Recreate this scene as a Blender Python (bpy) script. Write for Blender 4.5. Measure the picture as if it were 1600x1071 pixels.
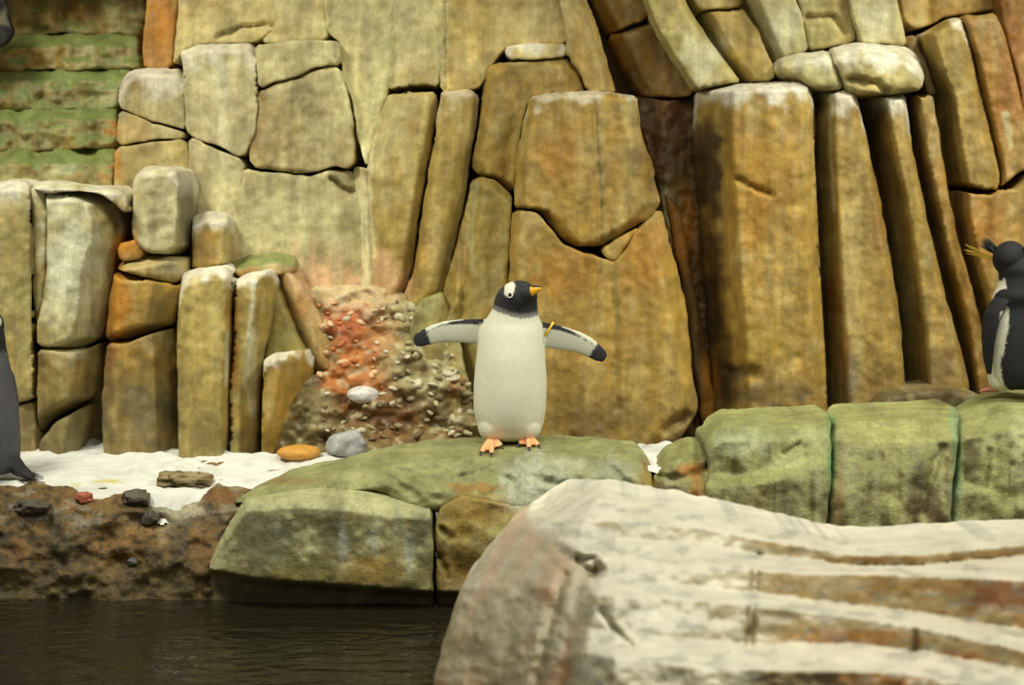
import bpy, bmesh, math, random
import numpy as np
from mathutils import Vector, Matrix
from mathutils.geometry import delaunay_2d_cdt
from mathutils.bvhtree import BVHTree
from mathutils.kdtree import KDTree

# ------------------------------------------------------------------ clear
for o in list(bpy.data.objects):
    bpy.data.objects.remove(o, do_unlink=True)
sc = bpy.context.scene
COL = sc.collection
random.seed(7)

# ------------------------------------------------------------------ camera
F = 2800.0
CAM = np.array([0.0, 0.0, 1.58])
PITCH = math.atan(235.5 / F)
cd = bpy.data.cameras.new('camera')
cam = bpy.data.objects.new('camera', cd)
COL.objects.link(cam)
cam.location = CAM.tolist()
cam.rotation_euler = (math.pi / 2 - PITCH, 0, 0)
cd.sensor_fit = 'HORIZONTAL'
cd.sensor_width = 36
cd.lens = F / 1600 * 36
cd.clip_start = 0.05
cd.dof.use_dof = True
cd.dof.focus_distance = 7.05
cd.dof.aperture_fstop = 2.4
sc.camera = cam

# ------------------------------------------------------------------ world, lamps, exposure
w = bpy.data.worlds.new('world')
sc.world = w
w.use_nodes = True
bg = w.node_tree.nodes['Background']
bg.inputs[0].default_value = (1.0, 0.98, 0.86, 1)
bg.inputs[1].default_value = 0.27


def area(name, loc, target, sx, sy, power, col, spread=180):
    ld = bpy.data.lights.new(name, 'AREA')
    ld.shape = 'RECTANGLE'
    ld.spread = math.radians(spread)
    ld.size, ld.size_y, ld.energy, ld.color = sx, sy, power, col
    o = bpy.data.objects.new(name, ld)
    o.location = loc
    o.rotation_euler = (Vector(target) - Vector(loc)).to_track_quat('-Z', 'Y').to_euler()
    COL.objects.link(o)


LAMP = (1.0, 0.98, 0.84)
area('ceiling_lamp', (-3.0, 5.9, 4.5), (-1.3, 7.8, 0.9), 1.2, 0.8, 40, LAMP, 80)
area('ceiling_lamp', (3.3, 5.9, 4.5), (1.5, 7.8, 0.9), 1.2, 0.8, 46, LAMP, 80)
area('ceiling_lamp', (0.2, 4.6, 4.6), (0.2, 7.0, 0.6), 1.6, 0.8, 25, LAMP, 120)
area('ceiling_lamp', (0.9, 2.9, 4.4), (0.9, 4.3, 0.6), 1.2, 0.8, 60, LAMP, 120)
sc.view_settings.view_transform = 'Standard'
sc.view_settings.look = 'None'
sc.view_settings.gamma = 1
sc.view_settings.exposure = 0.0
sc.view_settings.use_curve_mapping = False

# ------------------------------------------------------------------ maths helpers
CP, SP = math.cos(PITCH), math.sin(PITCH)


def W(px, py, Y):
    """pixel + world depth Y -> world points (vectorised)"""
    px = np.asarray(px, float); py = np.asarray(py, float); Y = np.asarray(Y, float)
    u = (px - 800.0) / F; v = (535.5 - py) / F
    dy = CP + v * SP; dz = -SP + v * CP
    t = Y / dy
    return np.stack([u * t + 0 * dy, dy * t, CAM[2] + dz * t], -1)


def Wv(px, py, Y):
    return Vector(W(px, py, Y).tolist())


def y_plane(z):
    def f(px, py):
        v = (535.5 - py) / F
        dy = CP + v * SP; dz = -SP + v * CP
        return (z - CAM[2]) / np.minimum(dz, -1e-3) * dy
    return f


def lin(c):
    c = np.asarray(c, float) / 255.0
    return np.where(c <= 0.04045, c / 12.92, ((c + 0.055) / 1.055) ** 2.4)


def _hash(i, j, k):
    n = (i * 374761393 + j * 668265263 + k * 2147483647) & 0xffffffff
    n = ((n ^ (n >> 13)) * 1274126177) & 0xffffffff
    return ((n ^ (n >> 16)) & 0xffff) / 65535.0


def vnoise(x, y, z):
    x, y, z = np.broadcast_arrays(np.asarray(x, float), np.asarray(y, float), np.asarray(z, float))
    xi, yi, zi = np.floor(x).astype(np.int64), np.floor(y).astype(np.int64), np.floor(z).astype(np.int64)
    a, b, c = x - xi, y - yi, z - zi
    a, b, c = [t * t * t * (t * (t * 6 - 15) + 10) for t in (a, b, c)]
    r = 0
    for di in (0, 1):
        for dj in (0, 1):
            for dk in (0, 1):
                r = r + _hash(xi + di, yi + dj, zi + dk) * (a if di else 1 - a) * (b if dj else 1 - b) * (c if dk else 1 - c)
    return r * 2 - 1


def fbm(x, y, z=0.0, o=4):
    r = 0; amp = 1.0; s = 0
    x = np.asarray(x, float); y = np.asarray(y, float); z = np.asarray(z, float)
    for i in range(o):
        r = r + amp * vnoise(x * 2 ** i + 13.7 * i, y * 2 ** i + 7.1 * i, z * 2 ** i + 3.3 * i)
        s += amp; amp *= 0.5
    return r / s * 1.6


def sstep(a, b, x):
    t = np.clip((x - a) / (b - a), 0, 1)
    return t * t * (3 - 2 * t)


def mix(c, d, w_):
    w_ = np.clip(np.asarray(w_, float), 0, 1)[..., None]
    return c * (1 - w_) + np.asarray(d) * w_


# ------------------------------------------------------------------ scene helpers
def tag(o, label=None, cat=None, group=None, kind=None):
    if label: o['label'] = label
    if cat: o['category'] = cat
    if group: o['group'] = group
    if kind: o['kind'] = kind
    return o


def empty(name, loc):
    o = bpy.data.objects.new(name, None)
    o.empty_display_size = 0.1
    o.location = loc
    COL.objects.link(o)
    return o


def world_loc(o):
    l = Vector(o.location)
    while o.parent:
        o = o.parent
        l += Vector(o.location)
    return l


def link_mesh(name, me, mat, parent=None, origin=(0, 0, 0)):
    """me's vertices are relative to origin (a world point)"""
    o = bpy.data.objects.new(name, me)
    if mat: me.materials.append(mat)
    COL.objects.link(o)
    if parent:
        o.parent = parent
        o.location = Vector(origin) - world_loc(parent)
    else:
        o.location = origin
    return o


def make(name, V, faces, mat, parent=None, cols=None, smooth=True, origin=None):
    V = np.asarray(V, float)
    if origin is None:
        origin = np.array([V[:, 0].mean(), V[:, 1].mean(), V[:, 2].min()])
    origin = np.asarray(origin, float)
    me = bpy.data.meshes.new(name)
    me.from_pydata((V - origin).tolist(), [], faces)
    me.update()
    if smooth:
        me.polygons.foreach_set('use_smooth', np.ones(len(me.polygons), bool))
    if cols is not None:
        set_cols(me, cols)
    return link_mesh(name, me, mat, parent, origin.tolist())


def set_cols(me, cols):
    a = me.color_attributes.get('Col') or me.color_attributes.new('Col', 'FLOAT_COLOR', 'POINT')
    d = np.ones((len(me.vertices), 4), np.float32)
    d[:, :3] = np.clip(cols, 0, 1)
    a.data.foreach_set('color', d.ravel())


# ------------------------------------------------------------------ materials
def rock_material(name, rough=0.75, spec=0.35, nscale=9.0, contrast=0.35, bump=0.5, fine=60.0, streak=0.0, speck=0.3, brush=0.0):
    m = bpy.data.materials.new(name); m.use_nodes = True
    nt = m.node_tree; N = nt.nodes; L = nt.links
    b = N['Principled BSDF']
    b.inputs['Roughness'].default_value = rough
    b.inputs['Specular IOR Level'].default_value = spec
    at = N.new('ShaderNodeAttribute'); at.attribute_name = 'Col'
    tc = N.new('ShaderNodeNewGeometry')

    def noise(scale, detail, vec, rg=0.6):
        n = N.new('ShaderNodeTexNoise'); n.inputs['Scale'].default_value = scale
        n.inputs['Detail'].default_value = detail; n.inputs['Roughness'].default_value = rg
        L.new(vec, n.inputs['Vector']); return n.outputs['Fac']

    def mapr(v, a, b_, c, d):
        n = N.new('ShaderNodeMapRange'); n.inputs[1].default_value = a; n.inputs[2].default_value = b_
        n.inputs[3].default_value = c; n.inputs[4].default_value = d
        L.new(v, n.inputs[0]); return n.outputs[0]

    def mul(c, v):
        n = N.new('ShaderNodeVectorMath'); n.operation = 'SCALE'
        L.new(c, n.inputs[0]); L.new(v, n.inputs['Scale']); return n.outputs[0]
    pos = tc.outputs['Position']
    c = mul(at.outputs['Color'], mapr(noise(nscale, 9, pos), 0.3, 0.7, 1 - contrast, 1 + contrast))
    if speck:
        c = mul(c, mapr(noise(fine * 1.6, 3, pos, 0.7), 0.32, 0.62, 1 - speck, 1 + speck * 0.45))
    if streak:
        mp = N.new('ShaderNodeMapping'); mp.inputs['Scale'].default_value = (1, 1, 0.07)
        L.new(pos, mp.inputs['Vector'])
        c = mul(c, mapr(noise(22, 5, mp.outputs[0]), 0.3, 0.7, 1 - streak, 1 + streak))
    if brush:      # brush-like painted grain, longer than wide
        mp2 = N.new('ShaderNodeMapping'); mp2.inputs['Scale'].default_value = (1, 1, 0.28)
        mp2.inputs['Rotation'].default_value = (0, 0.12, 0)
        L.new(pos, mp2.inputs['Vector'])
        c = mul(c, mapr(noise(48, 4, mp2.outputs[0], 0.6), 0.32, 0.68, 1 - brush, 1 + brush))
    L.new(c, b.inputs['Base Color'])
    b1 = N.new('ShaderNodeBump'); b1.inputs['Strength'].default_value = bump; b1.inputs['Distance'].default_value = 0.02
    L.new(noise(nscale * 2.2, 10, pos, 0.65), b1.inputs['Height'])
    b2 = N.new('ShaderNodeBump'); b2.inputs['Strength'].default_value = bump * 0.8; b2.inputs['Distance'].default_value = 0.004
    L.new(noise(fine, 6, pos, 0.7), b2.inputs['Height']); L.new(b1.outputs[0], b2.inputs['Normal'])
    L.new(b2.outputs[0], b.inputs['Normal'])
    return m


def plain_material(name, rough=0.5, spec=0.4, bump=0.0, bscale=120.0, col=None, sss=0.0):
    m = bpy.data.materials.new(name); m.use_nodes = True
    nt = m.node_tree; N = nt.nodes; L = nt.links
    b = N['Principled BSDF']
    b.inputs['Roughness'].default_value = rough
    b.inputs['Specular IOR Level'].default_value = spec
    tc = N.new('ShaderNodeNewGeometry')
    n = N.new('ShaderNodeTexNoise'); n.inputs['Scale'].default_value = bscale; n.inputs['Detail'].default_value = 5
    L.new(tc.outputs['Position'], n.inputs['Vector'])
    mr = N.new('ShaderNodeMapRange'); mr.inputs[1].default_value = 0.3; mr.inputs[2].default_value = 0.7
    mr.inputs[3].default_value = 0.9; mr.inputs[4].default_value = 1.08
    L.new(n.outputs['Fac'], mr.inputs[0])
    sc_ = N.new('ShaderNodeVectorMath'); sc_.operation = 'SCALE'
    if col is None:
        at = N.new('ShaderNodeAttribute'); at.attribute_name = 'Col'
        L.new(at.outputs['Color'], sc_.inputs[0])
    else:
        sc_.inputs[0].default_value = lin(col).tolist()
    L.new(mr.outputs[0], sc_.inputs['Scale'])
    L.new(sc_.outputs[0], b.inputs['Base Color'])
    if bump:
        bp = N.new('ShaderNodeBump'); bp.inputs['Strength'].default_value = bump; bp.inputs['Distance'].default_value = 0.003
        L.new(n.outputs['Fac'], bp.inputs['Height']); L.new(bp.outputs[0], b.inputs['Normal'])
    return m


M_WALL = rock_material('wall_rock', rough=0.58, nscale=10, contrast=0.26, bump=0.26, streak=0.16, speck=0.14, brush=0.09)
M_LEDGE = rock_material('ledge_rock', rough=0.62, nscale=9, contrast=0.25, bump=0.6, streak=0.14, speck=0.2)
M_FORE = rock_material('front_rock', rough=0.6, nscale=8, contrast=0.18, bump=0.5, streak=0.0, speck=0.08)
M_SOIL = rock_material('wet_soil', rough=0.6, spec=0.5, nscale=14, contrast=0.35, bump=0.7, fine=45, speck=0.4)
M_SNOW = rock_material('snow', rough=0.9, spec=0.2, nscale=12, contrast=0.05, bump=0.35, fine=80, speck=0.04)
M_STONE = rock_material('stone', rough=0.55, nscale=18, contrast=0.2, bump=0.3, speck=0.2)
M_FEATHER = plain_material('feathers', rough=0.75, spec=0.25, bump=0.35, bscale=160)
M_SKIN = plain_material('foot_skin', rough=0.55, bump=0.4, bscale=300, col=(236, 170, 118))
M_PINKSKIN = plain_material('pink_foot_skin', rough=0.55, bump=0.4, bscale=300, col=(205, 130, 112))
M_CLAW = plain_material('claw', rough=0.4, col=(42, 40, 38))
M_BEAK = plain_material('beak', rough=0.35, spec=0.5, col=(236, 174, 24))
M_BLACK = plain_material('black_gloss', rough=0.25, spec=0.5, col=(26, 24, 24))
M_EYE = plain_material('eye', rough=0.08, spec=0.6, col=(18, 12, 10))
M_BAND = plain_material('yellow_band', rough=0.4, col=(246, 196, 40))
M_CREST = plain_material('yellow_crest', rough=0.6, col=(214, 180, 62))
M_DARKFEATHER = plain_material('dark_feathers', rough=0.7, spec=0.25, bump=0.3, bscale=200, col=(40, 39, 40))


def water_material():
    m = bpy.data.materials.new('pool_water'); m.use_nodes = True
    nt = m.node_tree; N = nt.nodes; L = nt.links
    b = N['Principled BSDF']
    b.inputs['Base Color'].default_value = (0.014, 0.012, 0.006, 1)
    b.inputs['Roughness'].default_value = 0.06
    b.inputs['IOR'].default_value = 1.33
    tc = N.new('ShaderNodeNewGeometry')
    mp = N.new('ShaderNodeMapping'); mp.inputs['Scale'].default_value = (1.0, 2.2, 1)
    L.new(tc.outputs['Position'], mp.inputs['Vector'])
    n = N.new('ShaderNodeTexNoise'); n.inputs['Scale'].default_value = 5.5; n.inputs['Detail'].default_value = 4
    n.inputs['Distortion'].default_value = 0.6
    L.new(mp.outputs[0], n.inputs['Vector'])
    bp = N.new('ShaderNodeBump'); bp.inputs['Strength'].default_value = 0.55; bp.inputs['Distance'].default_value = 0.03
    L.new(n.outputs['Fac'], bp.inputs['Height']); L.new(bp.outputs[0], b.inputs['Normal'])
    return m


M_WATER = water_material()

# ------------------------------------------------------------------ relief builder
def densify(poly, step, jit, seed):
    P = np.asarray(poly, float); out = []
    n = len(P)
    # round the corners a little: Chaikin once
    Q = []
    for i in range(n):
        a, b = P[i], P[(i + 1) % n]
        L = np.linalg.norm(b - a)
        c = min(0.25, 4.5 / max(L, 1e-6))
        Q += [a + (b - a) * c, a + (b - a) * (1 - c)]
    P = np.array(Q); n = len(P)
    for i in range(n):
        a, b = P[i], P[(i + 1) % n]
        L = np.linalg.norm(b - a)
        k = max(1, int(round(L / step)))
        for j in range(k):
            out.append(a + (b - a) * j / k)
    out = np.array(out)
    d = np.roll(out, -1, 0) - np.roll(out, 1, 0)
    nrm = np.stack([-d[:, 1], d[:, 0]], -1) / (np.linalg.norm(d, axis=1)[:, None] + 1e-9)
    if jit:
        out = out + nrm * (fbm(out[:, 0] / 26, out[:, 1] / 26, seed * 3.1, 3) * jit)[:, None]
    return out


def inside(P, poly):
    x, y = P[:, 0], P[:, 1]
    a = poly; b = np.roll(poly, -1, 0)
    r = np.zeros(len(P), bool)
    for (x0, y0), (x1, y1) in zip(a, b):
        if y0 == y1: continue
        c = ((y0 > y) != (y1 > y)) & (x < (x1 - x0) * (y - y0) / (y1 - y0) + x0)
        r ^= c
    return r


def seg_dist(P, A, B):
    best = np.full(len(P), 1e9)
    for a, b in zip(A, B):
        ab = b - a
        t = np.clip(((P - a) @ ab) / max(ab @ ab, 1e-9), 0, 1)
        d = np.hypot(*(P - a - t[:, None] * ab).T)
        best = np.minimum(best, d)
    return best


def out_dist(P, out):
    kd = KDTree(len(out))
    for i, p in enumerate(out.tolist()): kd.insert((p[0], p[1], 0), i)
    kd.balance()
    find = kd.find
    idx = np.array([find((p[0], p[1], 0))[1] for p in P.tolist()], int)
    n = len(out); best = np.full(len(P), 1e9)
    for o in (-2, -1, 0, 1):
        a = out[(idx + o) % n]; ab = out[(idx + o + 1) % n] - a
        t = np.clip(((P - a) * ab).sum(1) / np.maximum((ab * ab).sum(1), 1e-9), 0, 1)
        best = np.minimum(best, np.hypot(*(P - a - t[:, None] * ab).T))
    return best


def line_dist(P, pts):
    pts = np.asarray(pts, float)
    return seg_dist(P, pts[:-1], pts[1:])


def scan(P, poly):
    """left, right, top, bottom limits of the outline at each point"""
    x, y = P[:, 0], P[:, 1]
    a = poly; b = np.roll(poly, -1, 0)
    xl = np.full(len(P), 1e9); xr = -xl; yt = xl.copy(); yb = -xl
    for (x0, y0), (x1, y1) in zip(a, b):
        if y0 != y1:
            m = (np.minimum(y0, y1) <= y) & (y <= np.maximum(y0, y1))
            xi = x0 + (x1 - x0) * (y - y0) / (y1 - y0)
            xl = np.where(m, np.minimum(xl, xi), xl); xr = np.where(m, np.maximum(xr, xi), xr)
        if x0 != x1:
            m = (np.minimum(x0, x1) <= x) & (x <= np.maximum(x0, x1))
            yi = y0 + (y1 - y0) * (x - x0) / (x1 - x0)
            yt = np.where(m, np.minimum(yt, yi), yt); yb = np.where(m, np.maximum(yb, yi), yb)
    xl = np.where(xl > 1e8, x, xl); xr = np.where(xr < -1e8, x, xr)
    yt = np.where(yt > 1e8, y, yt); yb = np.where(yb < -1e8, y, yb)
    return xl, xr, yt, yb


SEED = [0]
RELIEFS = {}


def relief(name, poly, depth, mat, colf, parent=None, g=4.5, thick=0.35, r=9.0, bev=None, jit=2.0,
           lo=0.02, hi=0.004, losc=(45, 260), hisc=14, zdisp=0.0, zsc=0.08, creases=(), key=None, grow=0.0, nseed=None):
    """a rock of real thickness: outline seen from the front, depth over it, rounded edges, closed back"""
    SEED[0] += 1; sd = SEED[0]
    out = densify(poly, g, jit, sd)
    if grow:
        dd_ = np.roll(out, -1, 0) - np.roll(out, 1, 0)
        nn_ = np.stack([-dd_[:, 1], dd_[:, 0]], -1) / (np.linalg.norm(dd_, axis=1)[:, None] + 1e-9)
        ar = np.sum(out[:, 0] * np.roll(out[:, 1], -1) - np.roll(out[:, 0], -1) * out[:, 1])
        gr = np.full(len(out), float(grow))
        if grow > 2:
            dc = np.min([line_dist(out, c_) for c_ in CRACKS], 0)
            gr = np.where(dc < 7, .4, gr)
        out = out - nn_ * (gr * (1 if ar > 0 else -1))[:, None]
    Yc = float(np.mean(depth(out[:, 0], out[:, 1])))
    if bev is None: bev = r * Yc / F * 0.9
    A, B = out, np.roll(out, -1, 0)
    lo_, hi_ = out.min(0), out.max(0)
    gx, gy = np.meshgrid(np.arange(lo_[0], hi_[0] + g, g), np.arange(lo_[1], hi_[1] + g, g * 0.87))
    gx[1::2] += g / 2
    G = np.stack([gx.ravel(), gy.ravel()], -1)
    rs = np.random.RandomState(sd)
    G = G + rs.uniform(-0.15, 0.15, G.shape) * g
    if hi_[1] > 1130: G = G[(G[:, 1] < 1110) | (rs.rand(len(G)) < .08)]
    G = G[inside(G, out)]
    # rounded rim rings
    d2 = np.roll(out, -1, 0) - np.roll(out, 1, 0)
    nrm = np.stack([-d2[:, 1], d2[:, 0]], -1) / (np.linalg.norm(d2, axis=1)[:, None] + 1e-9)
    area2 = np.sum(out[:, 0] * np.roll(out[:, 1], -1) - np.roll(out[:, 0], -1) * out[:, 1])
    if area2 < 0: nrm = -nrm
    rings = []
    for k in (0.12, 0.42):
        if k * r > 0.6:
            q = out + nrm * (k * r)
            dd = out_dist(q, out)
            rings.append(q[(dd > k * r * 0.85) & inside(q, out)])
    dG = out_dist(G, out)
    G = G[dG > max(0.5 * g, 0.42 * r + 0.45 * g if rings else 0.5 * g)]
    pts = np.concatenate([out] + rings + [G])
    no = len(out)
    vv, ee, ff, ov, oe, of = delaunay_2d_cdt([Vector(p) for p in pts.tolist()], [(i, (i + 1) % no) for i in range(no)], [], 1, 1e-4)
    P = np.array([tuple(v) for v in vv])
    d = out_dist(P, out)
    Y = depth(P[:, 0], P[:, 1]).astype(float)
    Y += lo * fbm(P[:, 0] / losc[0], P[:, 1] / losc[1], (sd if nseed is None else nseed) * 1.7, 3)
    Y += hi * fbm(P[:, 0] / hisc, P[:, 1] / hisc, sd * 2.3, 3)
    for (line, wd, dp) in creases:
        cdst = line_dist(P + 3 * np.stack([fbm(P[:, 0] / 15, P[:, 1] / 15, 5), fbm(P[:, 0] / 15, P[:, 1] / 15, 9)], -1), line)
        Y += dp * np.exp(-(cdst / wd) ** 2)
    t = np.clip(1 - d / r, 0, 1)
    Y += bev * (1 - np.sqrt(np.clip(1 - t * t, 0, 1)))
    V = W(P[:, 0], P[:, 1], Y)
    if zdisp:
        V[:, 2] += zdisp * fbm(V[:, 0] / zsc, V[:, 1] / zsc, V[:, 2] / zsc + sd, 4)
    # find outline vertex ids in order (boundary loop)
    cnt = {}
    faces = [tuple(f) for f in ff]
    for f in faces:
        for a, b in zip(f, f[1:] + f[:1]):
            cnt[(a, b)] = 1
    bnd = {a: b for (a, b) in cnt if (b, a) not in cnt}
    if bnd:
        # orientation: make front faces look at the camera (-Y)
        f0 = max(faces[::max(1, len(faces) // 50)], key=lambda f: abs(np.cross(P[f[1]] - P[f[0]], P[f[2]] - P[f[0]])))
        flip = np.cross(P[f0[1]] - P[f0[0]], P[f0[2]] - P[f0[0]]) > 0
        start = next(iter(bnd)); loop = [start]; c = bnd[start]
        while c != start and len(loop) < len(bnd) + 2:
            loop.append(c); c = bnd.get(c, start)
        n0 = len(V)
        cen = V[loop].mean(0)
        back = V[loop].copy()
        back[:, 1] = np.maximum(back[:, 1] + 0.5 * thick, cen[1] + thick)
        back[:, 0] = cen[0] + (back[:, 0] - cen[0]) * 0.985
        nl = len(loop)
        V = np.concatenate([V, back])
        for i in range(nl):
            a, b = loop[i], loop[(i + 1) % nl]
            faces.append((b, a, n0 + i, n0 + (i + 1) % nl))
        faces.append(tuple(n0 + i for i in range(nl)))
        P = np.concatenate([P, P[loop]]); d = np.concatenate([d, np.zeros(nl)])
        if flip:
            faces = [tuple(reversed(f)) for f in faces]
    ob = make(name, V, faces, mat, parent)
    me = ob.data
    nv = np.zeros(len(me.vertices) * 3)
    me.vertices.foreach_get('normal', nv)
    nv = nv.reshape(-1, 3)
    xl, xr, yt, yb = scan(P, out)
    cols = colf(dict(px=P[:, 0], py=P[:, 1], d=d, V=V, n=nv, xl=xl, xr=xr, yt=yt, yb=yb, seed=sd))
    set_cols(me, cols)
    if key:
        RELIEFS[key] = (V, faces)
    return ob


# ------------------------------------------------------------------ colour recipes for the rock wall
WHITE = lin((226, 221, 200)); OCHRE = lin((182, 140, 66)); ORANGE = lin((190, 126, 34)); UMBER = lin((92, 70, 40))
DKGREY = lin((84, 80, 66)); GREEN = lin((128, 142, 84)); PALE = lin((212, 202, 160)); PINK = lin((222, 178, 146)); RED = lin((190, 84, 44))
GREY = lin((172, 172, 158))

# pale mineral veins running down the wall: polyline, half width px, colour, strength, height in m
VEINS = [
    ([(506, 40), (520, 90), (540, 150), (558, 205), (569, 260)], 7, lin((220, 212, 164)), .85, -.02),
    ([(613, 40), (606, 120), (588, 185), (571, 258)], 6, lin((214, 206, 156)), .8, -.016),
    ([(569, 240), (572, 330), (575, 400), (573, 455)], 9, lin((226, 214, 174)), .9, -.03),
    ([(697, -10), (694, 60), (692, 132)], 4, lin((214, 206, 164)), .7, -.008),
    ([(1296, 180), (1299, 260), (1302, 330)], 3, lin((212, 206, 186)), .7, -.004),
    ([(397, 440), (390, 520), (384, 600), (396, 650)], 4, lin((212, 208, 190)), .7, -.004),
    ([(340, 95), (345, 160), (352, 250)], 9, lin((214, 208, 178)), .5, 0),
    ([(470, 280), (475, 340), (478, 400)], 7, lin((208, 202, 160)), .5, 0),
    ([(933, 155), (940, 280), (946, 380)], 3, lin((170, 158, 120)), .6, 0), ([(958, 415), (964, 500), (962, 600)], 4, lin((160, 146, 100)), .5, 0),
    ([(355, 520), (354, 600)], 3, lin((216, 212, 190)), .7, 0), ([(742, 290), (735, 360), (738, 420)], 5, lin((206, 196, 150)), .6, 0),
    ([(668, 160), (660, 240)], 8, lin((200, 186, 130)), .5, 0), ([(1440, 180), (1450, 250)], 5, lin((206, 190, 140)), .4, 0), ([(1572, 180), (1580, 230)], 5, lin((214, 204, 170)), .7, 0),
]

# the open cracks of the flush part of the wall; other joints there are closed
CRACKS = [
    [(187, 169), (240, 191), (289, 206)], [(185, 229), (240, 219), (288, 215)], [(292, 204), (345, 231), (377, 248)],
    [(406, 142), (425, 131), (470, 119), (490, 107), (530, 103)], [(394, 263), (440, 270), (480, 273), (520, 262), (548, 264)],
    [(607, 144), (640, 138), (684, 140)], [(684, 150), (672, 230), (660, 300), (650, 370), (642, 432)], [(747, 150), (742, 200), (731, 270), (723, 330), (706, 400)],
    [(746, 272), (772, 280), (801, 304)], [(790, 94), (840, 94), (886, 90)], [(828, 152), (816, 190), (806, 250), (801, 310)], [(806, 240), (801, 300), (798, 360)],
    [(905, -40), (932, 40), (947, 90), (962, 146)], [(865, 144), (918, 142)], [(283, -40), (272, 60), (268, 104)],
]

# rock stains, plus brown wash and shade painted on dark column sides: px, py, rx, ry, colour, strength
STAINS_AND_SHADE = [
    # pale mineral wash of the middle wall
    (560, 110, 120, 170, PALE, .55), (450, 360, 110, 90, PALE, .55), (500, 430, 60, 50, PINK, .75), (590, 435, 55, 40, PINK, .75),
    (640, 50, 60, 90, PALE, .5), (850, 40, 60, 60, lin((222, 205, 160)), .5), (340, 110, 60, 60, PALE, .5), (350, 290, 40, 60, PALE, .6),
    # left columns
    (110, 400, 45, 130, lin((214, 212, 196)), .8), (95, 520, 20, 60, PALE, .5), (20, 300, 40, 40, PALE, .7),
    (185, 470, 18, 90, ORANGE, .8), (168, 540, 14, 90, lin((150, 92, 34)), .8), (200, 385, 26, 22, ORANGE, .95),
    (230, 640, 60, 60, lin((112, 104, 76)), .75), (255, 500, 30, 60, lin((120, 112, 82)), .5), (270, 650, 20, 80, DKGREY, .6),
    (340, 680, 60, 30, lin((120, 105, 66)), .7), (110, 650, 50, 40, lin((140, 124, 84)), .6),
    (365, 500, 10, 110, ORANGE, .6), (395, 560, 8, 110, lin((206, 200, 176)), .6), (440, 620, 26, 60, OCHRE, .5),
    # orange strip and the dark band right of it
    (248, 50, 26, 60, ORANGE, .75), (180, 260, 22, 30, ORANGE, .7), (172, 205, 16, 22, ORANGE, .8),
    # big slab
    (880, 240, 40, 60, lin((186, 128, 48)), .5), (880, 430, 60, 50, lin((180, 122, 40)), .6), (1010, 400, 40, 60, lin((200, 138, 58)), .55),
    (860, 600, 60, 50, lin((150, 122, 56)), .5), (930, 650, 90, 36, lin((120, 98, 56)), .7), (960, 520, 50, 60, lin((190, 150, 72)), .5),
    # right columns
    (1190, 300, 60, 120, lin((196, 142, 50)), .5), (1190, 540, 70, 60, lin((160, 132, 62)), .6), (1200, 610, 70, 36, lin((120, 100, 60)), .7),
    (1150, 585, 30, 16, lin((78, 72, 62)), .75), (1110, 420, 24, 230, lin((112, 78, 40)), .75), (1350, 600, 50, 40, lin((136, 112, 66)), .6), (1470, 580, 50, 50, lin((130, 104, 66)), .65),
    (1300, 480, 16, 60, lin((170, 100, 44)), .6), (1320, 560, 12, 50, lin((176, 112, 44)), .6), (1330, 590, 14, 40, lin((128, 124, 118)), .5),
    (1380, 300, 14, 140, lin((150, 104, 48)), .6), (1560, 200, 30, 60, lin((190, 150, 80)), .5), (1530, 360, 40, 60, lin((188, 124, 52)), .5),
    (1580, 120, 26, 100, lin((170, 106, 50)), .55),
    (1108, 250, 28, 120, lin((66, 52, 38)), .9), (1118, 480, 24, 130, lin((82, 62, 40)), .85), (1130, 590, 24, 60, lin((82, 66, 46)), .7),  # left face of the big right column: brown wash with painted shade
    (292, 330, 12, 60, lin((104, 100, 86)), .8), (165, 600, 16, 90, lin((84, 72, 48)), .6), (268, 420, 24, 16, lin((128, 124, 104)), .6),  # right faces of left columns, shade painted into the colour
    # brown gully
    (1040, 230, 50, 80, lin((92, 58, 28)), .6), (1070, 350, 14, 90, lin((176, 112, 28)), .6), (1108, 600, 16, 60, lin((182, 124, 30)), .8), (960, 70, 20, 80, lin((176, 120, 40)), .5),
    # white frost on upper right slabs
    (1100, 90, 40, 50, lin((226, 220, 196)), .8), (1225, 40, 34, 60, lin((216, 212, 192)), .6), (1370, 30, 30, 40, lin((222, 216, 198)), .65), (1380, 95, 50, 18, lin((220, 216, 200)), .7),
    (1260, 100, 40, 14, lin((214, 210, 192)), .6),
    (838, 78, 30, 9, lin((226, 216, 184)), .8), (810, 95, 16, 10, PALE, .6),
]


GAIN = np.array([.69, .70, .56])      # overall tone of the painted wall rock


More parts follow.
